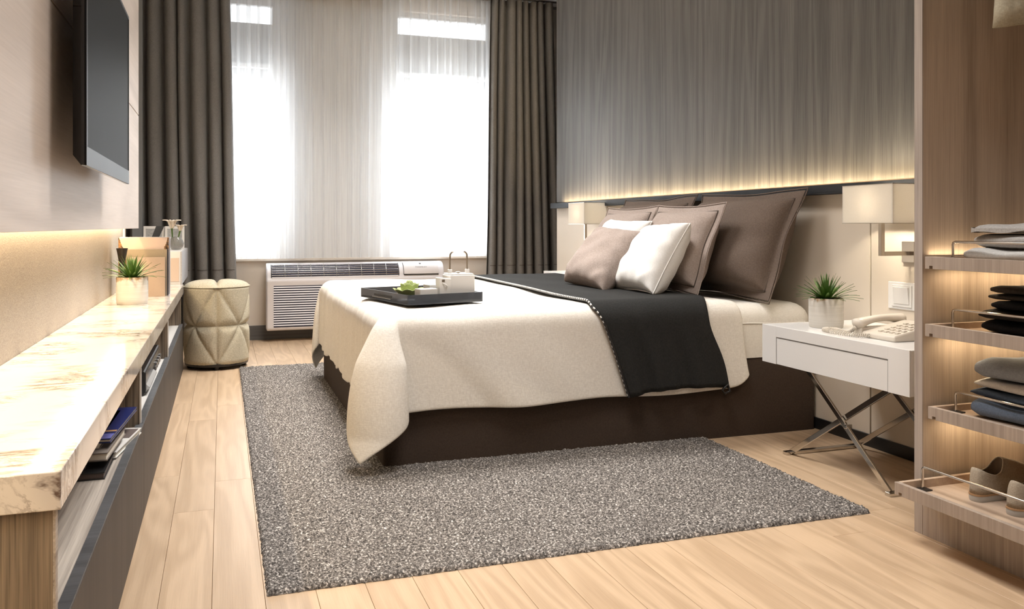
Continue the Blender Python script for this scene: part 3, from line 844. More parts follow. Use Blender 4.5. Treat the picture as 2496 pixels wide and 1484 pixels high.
MB(True).box(-.058, .062, -.055, .055, 0, .108).build('pot_body', m_white_mat, t, bev=.004)
MB(True).box(-.054, .058, -.051, .051, .108, .114).build('pot_lid', m_white_mat, t, bev=.003)
MB(True).lathe([(.003, .114), (.012, .116), (.012, .120), (.004, .122)], n=16).build('lid_knob', m_nickel, t, smooth=50)
for sx in (-1, 1):
    x = sx*.042+.002
    MB(True).box(x-.009, x+.009, -.008, .008, .112, .132).build('handle_socket', m_white_mat, t, bev=.002)
    MB(True).tube([(x, 0, .125), (x, 0, .18), (x-.002*sx, 0, .20), (x-.010*sx, 0, .210), (x-.016*sx, 0, .212)], .0042, 8).build('handle_arm', m_nickel, t, smooth=60)

# ------------------------------------------------------------------ bedside tables
def nightstand(label, x0, x1, y0, y1, zt, zb, parts=True, fy=None):
    t = thing('bedside_table', label, 'table', ((x0+x1)/2, (y0+y1)/2, 0), group='bedside tables')
    bx(x0+.006, x1, y0, y1, zb, zt).build('body', m_white, t, bev=.003)
    L = y1-y0
    a, b = y0+.122*L/1, y1-.118*L
    fr = MB(); fr.box(x0, x0+.006, y0, a-.002, zb, zt).box(x0, x0+.006, b+.002, y1, zb, zt).box(x0, x0+.006, a-.002, b+.002, zt-.046, zt)
    fr.build('front_frame', m_white, t, bev=.001)
    d = bx(x0+.0015, x0+.006, a, b, zb+.001, zt-.050).build('drawer', m_white, t, bev=.001)
    g = MB().box(x0+.0008, x0+.004, b, b+.002, zb, zt-.048).box(x0+.0008, x0+.004, a-.002, a, zb, zt-.048).box(x0+.0008, x0+.004, a, b, zt-.050, zt-.048)
    g.build('shadow_gap', plain('grey_gap', (.2,.19,.18), .8, 0, 0), d)
    f0, f1 = fy or (y0+.17, y1-.07)
    for x in (x0+.09, x1-.075):
        for (ya, yb, dx) in ((f1-.13, f0-.01, 0), (f0-.02, f1-.02, .012)):
            mb_ = MB(); xx = x+dx; w_ = .011
            A = Vector((xx, ya, zb)); B = Vector((xx, yb, .012)); dr = (B-A).normalized(); nn = Vector((0, dr.z, -dr.y))*w_
            p = [A+nn, A-nn, B-nn, B+nn]
            mb_.add([(q.x-.005, q.y, q.z) for q in p]+[(q.x+.005, q.y, q.z) for q in p], [(0,1,2,3),(7,6,5,4),(0,4,5,1),(1,5,6,2),(2,6,7,3),(3,7,4,0)])
            mb_.build('leg', m_chrome, t, bev=.0015)
        bxm = bx(x-.008, x+.02, (f0+f1)/2-.09, (f0+f1)/2-.072, .196, .214)
        bxm.build('pivot', m_chrome, t, bev=.003)
    for y in (f1, f0):
        bx(x0+.075, x1-.04, y-.026, y+.002, 0, .014).build('foot_bar', m_chrome, t, bev=.002)
    return t
NZ = .568
nightstand('white bedside table with crossed steel legs carrying the phone', 2.25, 2.765, 2.305, 3.145, NZ, .405, fy=(2.50, 3.10))
nightstand('white bedside table on the far side of the bed by the window', 2.44, 2.765, 5.70, 6.30, .638, .475, fy=(5.82, 6.14))

# bedside lamps
def wall_lamp(label, x0, x1, y0, y1, z0, z1, power):
    t = thing('wall_lamp', label, 'lamp', ((x0+x1)/2, (y0+y1)/2, z0), group='bedside wall lamps')
    sm = MB(); th = .003
    sm.box(x0, x0+th, y0, y1, z0, z1).box(x1-th, x1, y0, y1, z0, z1).box(x0+th, x1-th, y0, y0+th, z0, z1).box(x0+th, x1-th, y1-th, y1, z0, z1)
    sm.build('lamp_shade', m_shade, t)
    rm_ = MB()
    for z in (z0-.0015, z1-.0005):
        rm_.box(x0-.001, x0+th, y0-.001, y1+.001, z, z+.002).box(x1-th, x1+.001, y0, y1, z, z+.002).box(x0, x1, y0-.001, y0+th, z, z+.002).box(x0, x1, y1-th, y1+.001, z, z+.002)
    rm_.build('shade_rim', m_nickel, t)
    cx, cy = (x0+x1)/2, (y0+y1)/2; sx = x0+.078; zb = z0-.138
    arm = MB(); w_ = .009
    arm.box(sx-w_, sx+w_, cy-w_, cy+w_, zb, z0+.05).box(sx+w_, XR, cy-w_, cy+w_, zb, zb+2*w_)
    arm.build('arm', m_nickel, t, bev=.001)
    bx(XR-.012, XR, cy-.035, cy+.035, zb-.03, zb+.06).build('wall_plate', m_chrome, t, bev=.002)
    bulb = MB(); bulb.lathe([(.002, z0+.048), (.014, z0+.05), (.022, z0+.075), (.026, z0+.095), (.018, z0+.115), (.002, z0+.122)], (sx, cy), 16)
    bulb.build('bulb', emit('bulb_glow', (1, .82, .6), 8), t, smooth=80)
    d = bpy.data.lights.new('bulb_light', 'POINT'); d.energy = power; d.color = (1, .87, .68); d.shadow_soft_size = .03
    o = bpy.data.objects.new('bulb_light', d); C.objects.link(o); o.location = (sx-.0, cy, z0+.085)
ts = NT('cream_lamp_shade'); n = ts.n; tl_ = n.new('ShaderNodeBsdfTranslucent'); df = n.new('ShaderNodeBsdfDiffuse'); mx = n.new('ShaderNodeMixShader')
tl_.inputs[0].default_value = (.95,.92,.86,1); df.inputs[0].default_value = (.85,.80,.73,1); mx.inputs[0].default_value = .5
fn_ = ts.noise(ts.coords((200, 200, 200)), 1, 1); ts.lk(ts.mix(fn_, (.84,.80,.74), (.92,.89,.84)), df.inputs[0])
ts.lk(tl_.outputs[0], mx.inputs[1]); ts.lk(df.outputs[0], mx.inputs[2]); ts.lk(mx.outputs[0], ts.out.inputs[0]); n.remove(ts.b)
m_shade = ts.m
wall_lamp('wall lamp with cream box shade above the phone', 2.55, 2.735, 2.70, 2.99, 1.011, 1.171, 30.0)
wall_lamp('wall lamp with cream box shade on the window side of the bed', 2.55, 2.735, 5.75, 6.05, 1.013, 1.173, 30.0)

# light switch
sw = thing('light_switch', 'white square light switch on the beige wall above the phone', 'switch', (XR, 2.885, .697))
bx(XR-.006, XR, 2.803, 2.965, .638, .756).build('cover_plate', m_white, sw, bev=.003, seg=3)
bx(XR-.010, XR-.006, 2.828, 2.940, .650, .744).build('inner_frame', m_white, sw, bev=.0015)
MB().add([(XR-.012,2.84,.662),(XR-.012,2.925,.662),(XR-.020,2.925,.735),(XR-.020,2.84,.735),(XR-.009,2.84,.662),(XR-.009,2.925,.662),(XR-.009,2.925,.735),(XR-.009,2.84,.735)],
         [(0,3,2,1),(0,1,5,4),(1,2,6,5),(2,3,7,6),(3,0,4,7),(4,5,6,7)]).build('rocker', m_white, sw, bev=.001)

# ------------------------------------------------------------------ potted plants
pt_ = NT('weathered_white_pot'); pt_.set(.7, 0, .3); v = pt_.coords()
tc = pt_.new('ShaderNodeTexCoord'); sx_ = pt_.new('ShaderNodeSeparateXYZ'); pt_.lk(tc.outputs['Object'], sx_.inputs[0])
hz = pt_.math('MULTIPLY', pt_.math('SUBTRACT', sx_.outputs['Z'], .075), 14, True)
stn = pt_.math('MULTIPLY', pt_.math('SUBTRACT', pt_.math('MULTIPLY', pt_.noise(v, 22, 5, .7), hz), .28), 9, True)
strk = pt_.noise(pt_.coords((6, 6, 130)), 1, 3)
pt_.col(pt_.mix(pt_.math('MULTIPLY', stn, .8), pt_.mix(strk, (.50,.47,.42), (.72,.69,.64)), (.33,.18,.065)))
pt_.bump(strk, .25, .002); m_pot = pt_.m
def potted(label, loc, r, h, lh, seed):
    t = thing('potted_plant', label, 'plant', loc, group='small potted plants')
    MB(True).lathe([(r*.5, 0), (r*.93, 0), (r*.97, .004), (r, h*.2), (r, h-.004), (r-.002, h), (r-.006, h), (r-.008, h-.004), (r-.009, h-.02), (r*.3, h-.02)], n=40).build('pot', m_pot, t, smooth=50)
    rs = random.Random(seed)
    so = MB(True).grid(20, 7, lambda i, j: ((r-.009)*j/6*math.cos(2*PI*i/20), (r-.009)*j/6*math.sin(2*PI*i/20), h-.012+rs.uniform(-.004, .012)*(1 if j < 6 else .3)), True).build('soil', m_soil, t)
    nb = 74
    for k in range(nb):
        az = 2.39996*k+rs.uniform(-.2, .2); f = (k+.5)/nb
        tilt = (.06+1.20*f**.9)+rs.uniform(-.08, .08)
        L = lh*(1.0+.10*f)*rs.uniform(.8, 1.08); w = .0075*rs.uniform(.8, 1.2)
        droop = .25+.55*f
        r0 = r*.38*f
        def pt(i, j):
            s_ = j/8; a = tilt+droop*s_*s_*.9
            rr_ = r0+L*(s_*math.sin(tilt)+.5*droop*s_*s_*math.cos(tilt)*.5)
            zz = h-.010+L*(s_*math.cos(tilt)-.5*droop*s_*s_*math.sin(tilt)*.75)
            ww_ = w*(1-s_**2.2)*(.7+.6*s_*(1-s_)*2)*(i-1)
            return (rr_*math.cos(az)-ww_*math.sin(az), rr_*math.sin(az)+ww_*math.cos(az), max(zz, .004)+(.0016 if i != 1 else 0))
        MB(True).grid(3, 9, pt).build('blade', m_green, t, smooth=180)
    return t
potted('small spiky green plant in a white pot on the bedside table', (2.435, 2.955, NZ), .071, .125, .115, 3)
potted('small spiky green plant in a stained pot on the marble worktop', (-.435, 4.715, .60), .076, .138, .125, 8)

# ------------------------------------------------------------------ telephone
m_phone = plain('ivory_phone_plastic', (.66,.60,.52), .35, 0, .02)
ph = thing('telephone', 'ivory corded telephone on the white bedside table', 'telephone', (2.455, 2.575, NZ), (0, 0, D(0)))
# desk set in own coordinates: x to the wall, y towards the lamp side
b = MB(True)
prof = [(-.105, 0), (.115, 0), (.115, .055), (.100, .060), (-.095, .024), (-.105, .018)]
b.prism(prof, -.095, .075, 'y').build('base', m_phone, ph, bev=.006, seg=3, smooth=40)
def kz(x): return .024+(x+.095)/.195*.036
for r in range(5):
    for c in range(4):
        x = -.070+r*.030; y = -.075+c*.028
        MB(True).box(x-.009, x+.009, y-.008, y+.008, kz(x)-.002, kz(x)+.0045).build('key', m_phone, ph, bev=.002)
# handset lying along x on the far side of the keys
hs = []
for k in range(21):
    f = k/20; x = -.115+.235*f
    z = .046+.020*math.sin(PI*f)**.8+.016*f
    hs.append((x, .098, z))
rr = [.016+.014*abs(2*k/20-1)**2.5 for k in range(21)]; rr[0] = .012; rr[-1] = .012
ho = MB(True).tube(hs, rr, 14).build('handset', m_phone, ph, smooth=80)
ho.scale = (1, 1.15, .85); ho.location = (0, -.015, .004)
MB(True).box(-.105, .115, .075, .125, 0, .036).build('cradle', m_phone, ph, bev=.005, seg=3)
cord = []
path = [(-.112, .098, .035), (-.125, .105, .022), (-.118, .14, .012), (-.10, .20, .010), (-.085, .245, .009), (-.105, .27, .009), (-.14, .25, .009), (-.155, .19, .009), (-.150, .12, .009), (-.135, .06, .009), (-.108, .03, .012)]
def cat(P, t_):
    n_ = len(P)-1; k = min(n_-1, int(t_*n_)); f = t_*n_-k
    p0, p1, p2, p3 = P[max(0, k-1)], P[k], P[k+1], P[min(n_, k+2)]
    return Vector([.5*((2*p1[i])+(-p0[i]+p2[i])*f+(2*p0[i]-5*p1[i]+4*p2[i]-p3[i])*f*f+(-p0[i]+3*p1[i]-3*p2[i]+p3[i])*f**3) for i in range(3)])
turns, per = 64, 8
for k in range(turns*per+1):
    f = k/(turns*per); c = cat(path, f); d = (cat(path, min(1, f+.004))-cat(path, max(0, f-.004))).normalized()
    u = d.cross(Vector((0, 0, 1))).normalized(); w = u.cross(d); a = 2*PI*k/per
    cord.append(c+(u*math.cos(a)+w*math.sin(a))*.0062)
for q in range(len(cord)): cord[q].z = max(cord[q].z, .002)
MB(True).tube(cord, .0019, 5).build('coiled_cord', m_phone, ph, smooth=80)
# ------------------------------------------------------------------ quilted pouf
PX, PY, PR = -.034, 6.355, .226
pf = thing('pouf', 'round quilted olive beige pouf beside the low cabinets', 'pouf', (PX, PY, 0))
zb, zm, zt = .038, .305, .572
def segd(p, a, b, R):
    ax, ay = a; bx_, by = b; px, py = p
    dx, dy = bx_-ax, by-ay; t_ = max(0, min(1, ((px-ax)*dx+(py-ay)*dy)/(dx*dx+dy*dy)))
    return math.hypot(px-ax-t_*dx, py-ay-t_*dy)
FR = math.atan2(0-PY, 0-PX)     # azimuth towards the viewer's side of the room
def seam_dist(th, z):
    a = (th-FR+PI/4) % (PI/2)-PI/4; s_ = a*PR; q = PI/4*PR
    d = abs(s_)                                           # upright seam
    d = min(d, abs(z-zm))
    for sg in (-1, 1):
        d = min(d, segd((s_, z), (0, zt), (sg*q, zm), 1), segd((s_, z), (sg*q, zm), (0, zb), 1))
    return d
def side(i, j):
    th = 2*PI*i/192; z = zb+(zt-zb)*j/84
    d = seam_dist(th, z)
    f = 1-math.exp(-d/.016)
    r = PR-.020+.020*f-.010*math.exp(-((z-zm)/.03)**2)
    r -= .012*max(0, 1-(z-zb)/.03)**2
    r += .0022*math.sin(th*70+math.sin(z*40)*1.5)*math.exp(-d/.03)*(1 if d > .004 else 0)
    if j > 82: r -= .006
    return (PX+r*math.cos(th), PY+r*math.sin(th), z)
body = MB().grid(192, 85, side, True)
body.build('quilted_side', m_pouf, pf, smooth=180)
def top(i, j):
    th = 2*PI*i/192; q = j/24; r = (PR-.004)*(1-q)
    a = (th-FR+PI/4) % (PI/2)-PI/4
    d = abs(math.sin(a))*r
    h = .050*(1-(1-q)**3.2)**.6
    h *= (1-.75*math.exp(-d/.014)) if q > 0 else 1
    h = h*(1-.45*q**3)
    h += .0016*math.sin(th*60+r*40)*math.exp(-q*5)
    return (PX+r*math.cos(th), PY+r*math.sin(th), zt-.001+h)
MB().grid(192, 25, top, True).build('quilted_top', m_pouf, pf, smooth=180)
MB().tube([(PX+(PR-.002)*math.cos(2*PI*k/80), PY+(PR-.002)*math.sin(2*PI*k/80), zt) for k in range(80)], .0032, 6, True).build('top_welt', m_pouf, pf, smooth=80)
MB().lathe([(PR*.5, .024), (PR-.014, .024), (PR-.010, .042), (PR*.5, .042)], (PX, PY), 40).build('base_ring', m_black, pf, smooth=40)
for k in range(4):
    a = FR+k*PI/2
    MB().lathe([(.014, 0), (.018, .004), (.022, .026)], (PX+(PR-.045)*math.cos(a), PY+(PR-.045)*math.sin(a)), 12).build('foot', m_black, pf, smooth=40)

# ------------------------------------------------------------------ things on the marble
def cover_mat(name, kind):
    t = NT(name); t.set(.45, 0, .4)
    if kind == 'mountain':
        tc = t.new('ShaderNodeTexCoord'); sp = t.new('ShaderNodeSeparateXYZ'); t.lk(tc.outputs['Object'], sp.inputs[0])
        n_ = t.noise(t.coords((1, 0, 1)), 26, 5, .65)
        ax = t.math('ABSOLUTE', sp.outputs['X'])
        # peaks at both sides: higher towards the left and right edges, plain sky in the middle
        lim = t.math('ADD', t.math('MULTIPLY', t.math('SUBTRACT', ax, .125), 3.2), t.math('MULTIPLY', n_, .12))
        msk = t.math('GREATER_THAN', lim, t.math('SUBTRACT', sp.outputs['Z'], .26))
        t.col(t.mix(msk, (.66,.50,.40), t.ramp(t.noise(t.coords((1, 0, 1)), 60, 4), [(.35, (.02,.012,.008)), (.62, (.32,.16,.06))])))
    return t.m
m_page = plain('book_pages', (.72,.68,.60), .8, 0, .06, 120)
def upright_book(label, x0, x1, y0, y1, z1, m_cov, m_sp, name='book'):
    t = thing(name, label, 'book', ((x0+x1)/2, (y0+y1)/2, .60), group='upright books on the marble')
    bx(x0, x1, y0, y0+.003, .60, z1).build('front_cover', m_cov, t, bev=.0008)
    bx(x0, x1, y1-.003, y1, .60, z1).build('back_cover', m_sp, t, bev=.0008)
    bx(x1-.003, x1, y0+.003, y1-.003, .60, z1).build('spine', m_sp, t)
    bx(x0+.004, x1-.004, y0+.003, y1-.003, .602, z1-.005).build('pages', m_page, t)
m_kraft = plain('kraft_card', (.44,.33,.245), .8, 0, .12, 250); m_tan = plain('olive_tan_card', (.33,.26,.175), .8, 0, .1, 250)
m_dk = plain('dark_cloth_spine', (.03,.026,.03), .6, 0, .2, 40); m_lt = plain('grey_spine', (.42,.41,.43), .5, 0, .1)
m_mt = cover_mat('mountain_photo_cover', 'mountain')
upright_book('smallest kraft brown book, front of the upright row on the marble', -.49, -.305, 5.15, 5.175, .822, m_kraft, plain('brown_spine', (.16,.11,.085), .7, 0, .1))
upright_book('middle-height olive tan book in the upright row on the marble', -.51, -.297, 5.185, 5.205, .866, m_tan, m_dk)
upright_book('thin dark book squeezed behind the olive tan one', -.50, -.292, 5.212, 5.245, .865, m_dk, m_dk)
upright_book('tall book with dark mountain photo on its pale cover', -.558, -.292, 5.262, 5.285, .932, m_mt, plain('plum_spine', (.075,.05,.055), .5, 0, .3, 50))
upright_book('tall grey-spined book, rearmost of the upright row', -.555, -.288, 5.32, 5.36, .934, m_lt, m_lt)
vs = thing('trumpet_vase', 'black flared vase standing behind the plant on the marble', 'vase', (-.515, 5.03, .60))
MB().lathe([(.028, .60), (.028, .606), (.008, .615), (.007, .72), (.014, .79), (.0255, .858), (.030, .877), (.028, .877), (.012, .79), (.004, .74)], (-.515, 5.03), 24).build('vase_body', plain('dark_bronze', (.018,.012,.009), .35, 0, .4, 30), vs, smooth=50)
# photo cards and lily vase on the white box
def card(label, x0, x1, y, z1, lean, stripe):
    t = thing('photo_card', label, 'picture', ((x0+x1)/2, y, .825), (-lean, 0, 0), 'photo cards on the white box')
    w = x1-x0
    MB(True).box(-w/2, w/2, -.004, .004, 0, z1).build('frame', m_white_mat, t, bev=.001)
    p = MB(True).box(-w/2+.018, w/2-.018, -.0055, -.004, .02, z1-.02).build('print', plain('grey_print_'+str(stripe), (.38,.38,.37), .6, 0, .55, 60), t)
    if stripe:
        MB(True).add([(-w/2+.03, -.0062, .0), (-w/2+.075, -.0062, .0), (w/2, -.0062, z1), (w/2-.06, -.0062, z1)], [(0, 1, 2, 3)]).build('dark_band', plain('charcoal_band', (.05,.05,.05), .6, 0, 0), p)
card('white photo card crossed by a dark band, behind the books', -.575, -.425, 7.08, .172, .12, 1)
card('white photo card with grey print behind the lilies', -.42, -.278, 7.06, .172, .12, 0)
lv = thing('flower_vase', 'glass bowl vase with two white lilies on the white box', 'vase', (-.315, 6.60, .825))
m_vg = glassy('smoky_vase_glass', (.34,.33,.31), .5, .05)
MB().lathe([(.016, .825), (.030, .828), (.050, .850), (.054, .872), (.046, .898), (.032, .912), (.030, .918), (.028, .918), (.044, .896), (.050, .872), (.046, .852), (.010, .832)], (-.315, 6.60), 32).build('vase_glass', m_vg, lv, smooth=60)
def lily(bx_, by, bz, tx, ty, tz, sc, seed):
    st = MB().tube([(bx_, by, bz), ((bx_+tx)/2-.006, (by+ty)/2, (bz+tz)/2), (tx, ty, tz)], [.004, .0045, .007], 8).build('stem', m_green, lv, smooth=80)
    m_pet = MATS.get('lily_petal') or plain('lily_petal', (.80,.70,.58), .6, 0, .08, 20)
    for k in range(6):
        az = PI/3*k+seed
        def f(i, j):
            u = i/4*2-1; s_ = j/7
            w = .020*sc*math.sin(PI*min(1, .12+.86*s_))**.8
            r_ = sc*(.006+.014*s_+.045*s_**3); z = sc*(.088*s_-.030*s_**4)
            return (tx+r_*math.cos(az)-u*w*math.sin(az), ty+r_*math.sin(az)+u*w*math.cos(az), tz+z-.006*u*u*sc)
        MB().grid(5, 8, f).build('petal', m_pet, st, smooth=180, solid=.0015)
lily(-.325, 6.60, .85, -.345, 6.60, .985, 1.0, .3)
lily(-.305, 6.60, .85, -.288, 6.59, .965, .72, .9)

# ------------------------------------------------------------------ niche contents
def flat_book(label, cx, cy, z0, w, d, h, rz, m_cov, m_edge=m_page, art=None):
    t = thing('magazine', label, 'book', (cx, cy, z0), (0, 0, rz), 'books stacked in the cabinet niche')
    MB(True).box(-w/2, w/2, -d/2, d/2, 0, .003).build('back_cover', m_cov, t)
    MB(True).box(-w/2+.003, w/2-.003, -d/2+.003, d/2-.003, .003, h-.003).build('pages', m_edge, t)
    f = MB(True).box(-w/2, w/2, -d/2, d/2, h-.003, h).build('front_cover', m_cov, t)
    if art:
        for (x0, x1, y0, y1, mm, nm) in art:
            MB(True).box(x0*w-w/2, x1*w-w/2, y0*d-d/2, y1*d-d/2, h, h+.0006).build(nm, mm, f)
    return t
m_blue = plain('deep_blue_cover', (.012,.022,.12), .25, 0, .1); m_lav = plain('lavender_band', (.17,.18,.52), .3, 0, .05); m_or = plain('orange_band', (.50,.28,.12), .4, 0, .05)
m_brn = plain('brown_box_card', (.11,.08,.07), .6, 0, .1); m_gry = plain('grey_brown_cover', (.20,.17,.15), .6, 0, .1); m_photo = plain('landscape_photo', (.30,.36,.36), .35, 0, .8, 38); m_sea = plain('sea_photo', (.12,.24,.38), .35, 0, .35, 25)
ZS = ZN
flat_book('flat black slipcase, lowest in the niche of books', -.395, 2.62, ZS, .20, .30, .020, D(0), m_black, m_brn)
flat_book('short brown book second from the bottom in the niche', -.435, 2.64, ZS+.020, .16, .26, .020, D(3), m_brn)
flat_book('grey-brown book in the middle of the niche stack', -.385, 2.66, ZS+.040, .20, .30, .022, D(-3), m_gry)
flat_book('book with landscape photo cover on top of the niche stack', -.410, 2.74, ZS+.062, .20, .38, .028, D(-2), m_gry, m_page,
          [(.25, .96, .48, .80, m_photo, 'photo_print'), (.25, .96, .02, .42, m_sea, 'sea_print')])
t = flat_book('dark blue magazine with orange band overhanging the niche stack', -.312, 2.76, ZS+.078, .075, .42, .012, D(-4), m_blue, m_page,
          [(.02, .98, .0, .14, m_lav, 'lavender_band'), (.02, .98, .20, .24, m_or, 'orange_band')])
t = flat_book('small open white booklet leaning under the blue magazine', -.292, 2.82, ZS+.004, .05, .30, .018, D(-8), m_white_mat, m_page,
          [(.1, .9, .55, .95, m_brn, 'brown_print')])
pl = thing('media_player', 'black media player with silver front in the middle niche', 'media player', (-.38, 4.02, ZN))
bx(-.50, -.290, 3.62, 4.42, ZN+.006, ZN+.098).build('case', m_black, pl, bev=.004)
bx(-.290, -.285, 3.63, 4.41, ZN+.012, ZN+.092).build('front_panel', plain('dark_display', (.03,.03,.032), .15, 0, .1), pl, bev=.001)
MB().prism([(-.285, ZN+.020), (-.272, ZN+.026), (-.272, ZN+.031), (-.285, ZN+.044)], 3.64, 4.02, 'y').build('silver_lip', m_silver, pl)
for k in range(8):
    bx(-.285, -.277, 4.06+k*.042, 4.085+k*.042, ZN+.03+.01*(k%2), ZN+.05+.01*(k%2)).build('button', m_silver, pl, bev=.001)
for y in (3.66, 4.36):
    for x in (-.48, -.31): MB().lathe([(.010, ZN), (.010, ZN+.006)], (x, y), 12).build('foot', m_black, pl)
sb = thing('set_top_box', 'small black box standing in the far cabinet niche', 'media player', (-.30, 4.72, ZN))
bx(-.40, -.282, 4.664, 4.78, ZN, ZN+.055).build('case', m_black, sb, bev=.003)
bx(-.282, -.2805, 4.67, 4.775, ZN+.006, ZN+.05).build('front_panel', m_bezel, sb)

# ------------------------------------------------------------------ open wardrobe
WX0, WY0, WY1 = 2.145, 1.05, 2.177
wd = thing('wardrobe', 'tall open taupe wood wardrobe with pull-out trays beside the bedside table', 'wardrobe', (2.45, 1.6, 0))
bx(WX0+.004, XR, WY1-.033, WY1, 0, CEIL).build('side_panel', m_wardwood, wd, bev=.001, label='tall walnut side panel facing the trays')
bx(WX0, WX0+.004, WY1-.033, WY1, .0, CEIL).build('front_edging', m_wardedge, wd)
bx(WX0, XR, WY0, WY0+.03, 0, CEIL).build('side_panel', m_wardwood, wd)
bx(XR-.014, XR, WY0+.03, WY1-.033, 0, CEIL).build('back_panel', m_wardwood, wd)
bx(WX0+.001, WX0+.020, WY0+.03, WY1-.033, 0, .150).build('plinth', m_wardedge, wd)
TY1 = WY1-.036
def tray_unit(label, xf, zt, floor_drop):
    t = thing('pull_out_tray', label, 'tray', (2.45, 1.6, zt-.039), group='pull-out wardrobe trays')
    xb = xf+.60; zb_ = zt-.039; y0, y1 = WY0+.034, TY1-.020
    # front board with a notch near its far end
    poly = [(y0, zb_), (y1-.030, zb_), (y1-.030, zb_+.010), (y1-.017, zb_+.010), (y1-.017, zb_), (y1, zb_), (y1, zt), (y0, zt)]
    MB().prism(poly, xf, xf+.016, 'x').build('front_board', m_trayfront, t, bev=.0008)
    bx(xf+.016, xb, y1-.014, y1, zb_+.004, zt).build('side_board', m_traywood, t, bev=.0008)
    bx(xf+.016, xb, y0, y0+.014, zb_+.004, zt).build('side_board', m_traywood, t, bev=.0008)
    bx(xb, xb+.012, y0, y1, zb_+.004, zt).build('back_board', m_traywood, t)
    bx(xf+.016, xb, y0+.014, y1-.014, zb_+.004, zt-floor_drop).build('tray_floor', m_traywood, t)
    bx(xf+.05, xb, y1, TY1+.003, zb_+.006, zt-.012).build('runner', m_black, t)
    yr = y1-.028; xr_ = xf+.085; zr = zt+.047; zl = zt-floor_drop
    pts_ = [(xr_, yr, zl), (xr_, yr, zr-.010), (xr_, yr-.003, zr-.003), (xr_, yr-.010, zr), (xr_, y0+.05, zr), (xr_, y0+.04, zr-.01), (xr_, y0+.04, zl)]
    r_ = MB().tube(pts_, .0042, 10).build('rail', m_chrome, t, smooth=60)
    bx(xr_-.015, xr_+.02, yr-.02, yr+.012, zl, zl+.004).build('rail_foot', m_black, r_)
    bx(xf+.10, xb-.05, y1-.030, y1-.018, zb_-.001, zb_+.004).build('light_strip', m_led, t)
    if zb_ > .2: area_light('tray_light', (2.42, y1-.024, zb_-.003), (0, 0, 0), .46, .010, .34, (1, .80, .55), 170)
    return t
S1, S2, S3, S4 = .901, .685, .420, .191
tray_unit('topmost pull-out tray, carrying the grey folded cloths', 2.133, S1, .014)
tray_unit('second tray from the top, carrying black jeans', 2.133, S2, .020)
tray_unit('third tray from the top, carrying blue trousers', 2.145, S3, .020)
tray_unit('lowest tray, pulled out with the shoes', 2.010, S4, .026)
area_light('tray_light', (2.42, TY1-.010, S1+.000), (PI+.0, 0, 0), .5, .010, .30, (1, .78, .52), 160)

def garment(label, x0, x1, y0, y1, z0, h, mat, nl=2, seed=1, tilt=0, seam=False, group='folded clothes in the wardrobe', kindname='folded_trousers', cat_='clothes'):
    t = thing(kindname, label, cat_, ((x0+x1)/2, (y0+y1)/2, z0), group=group)
    rs = random.Random(seed)
    lh = h/nl
    for k in range(nl):
        dx, dy = rs.uniform(-.006, .006), rs.uniform(-.012, .0)
        ph_ = rs.uniform(0, 6)
        zc = z0+lh*(k+.5)
        # closed loop in the x-z plane (rounded fold at the front) swept along y, closed at both ends
        prof = []
        N = 28
        for q in range(N):
            a = 2*PI*q/N; ca, sa = math.cos(a), math.sin(a)
            ex = math.copysign(abs(ca)**.28, ca); ez = math.copysign(abs(sa)**.75, sa)
            prof.append((ex, ez))
        nv_ = 22; mb_ = MB()
        for j in range(nv_):
            f = j/(nv_-1); e = 1-abs(2*f-1)
            edge_ = min(1, (e/.10)) ** .5 if e < .10 else 1
            for ex, ez in prof:
                y = y0+dy+(y1-y0)*f+.006*ex*math.sin(f*3+ph_)
                x = (x0+x1)/2+dx+(x1-x0)/2*ex*(.97+.03*edge_)+.006*math.sin(f*7+ph_)*(ex < 0)
                wob = .0035*math.sin(x*31+f*9+ph_)+.0025*math.sin(x*13-f*17)
                z = zc+(lh/2-.0008)*ez*(.70+.30*edge_)+wob*(ez > 0)*(k == nl-1)+tilt*(y-y0)*(k == nl-1)*(ez > 0)
                mb_.v.append((x, y, max(z, z0+.0004)))
        for j in range(nv_-1):
            for q in range(N): mb_.f.append((j*N+q, j*N+(q+1)%N, (j+1)*N+(q+1)%N, (j+1)*N+q))
        mb_.f.append(tuple(range(N))[::-1]); mb_.f.append(tuple(range((nv_-1)*N, nv_*N)))
        o_ = mb_.build('fold', mat, t, smooth=70)
    # a sewn seam across the top fold
    if seam: MB().tube([(x0+(x1-x0)*(.12+.80*q/12), y0+(y1-y0)*.62+.004*math.sin(q), z0+h+.0005+.002*math.sin(q*.8)-(.004 if q in (0, 12) else 0)) for q in range(13)], .0016, 5).build('seam', mat, t, smooth=80)
    return t
m_g1 = fabric('light_grey_cotton', (.43,.41,.39), (.27,.26,.25), 330, .3, .85); m_g2 = fabric('pale_grey_cotton', (.56,.55,.53), (.40,.39,.38), 330, .3, .85)
m_j1 = fabric('black_denim', (.030,.027,.027), (.010,.009,.010), 330, .5, .9); m_j2 = fabric('charcoal_denim', (.050,.043,.038), (.022,.019,.017), 330, .5, .9); m_j3 = fabric('ink_denim', (.016,.017,.022), (.006,.006,.008), 330, .5, .9)
m_b1 = fabric('slate_blue_cotton', (.30,.335,.39), (.20,.225,.265), 330, .3, .85); m_b2 = fabric('navy_cotton', (.07,.10,.155), (.04,.055,.09), 330, .3, .85); m_b3 = fabric('steel_blue_cotton', (.16,.205,.285), (.10,.13,.18), 330, .3, .85); m_b4 = fabric('pale_lining', (.64,.63,.62), (.48,.47,.46), 330, .3, .85)
z = S1-.014
garment('pale grey cloth folded flat, lower of two on the top tray', 2.245, 2.60, 1.66, 2.080, z, .040, m_g2, 1, 1, kindname='folded_shirt')
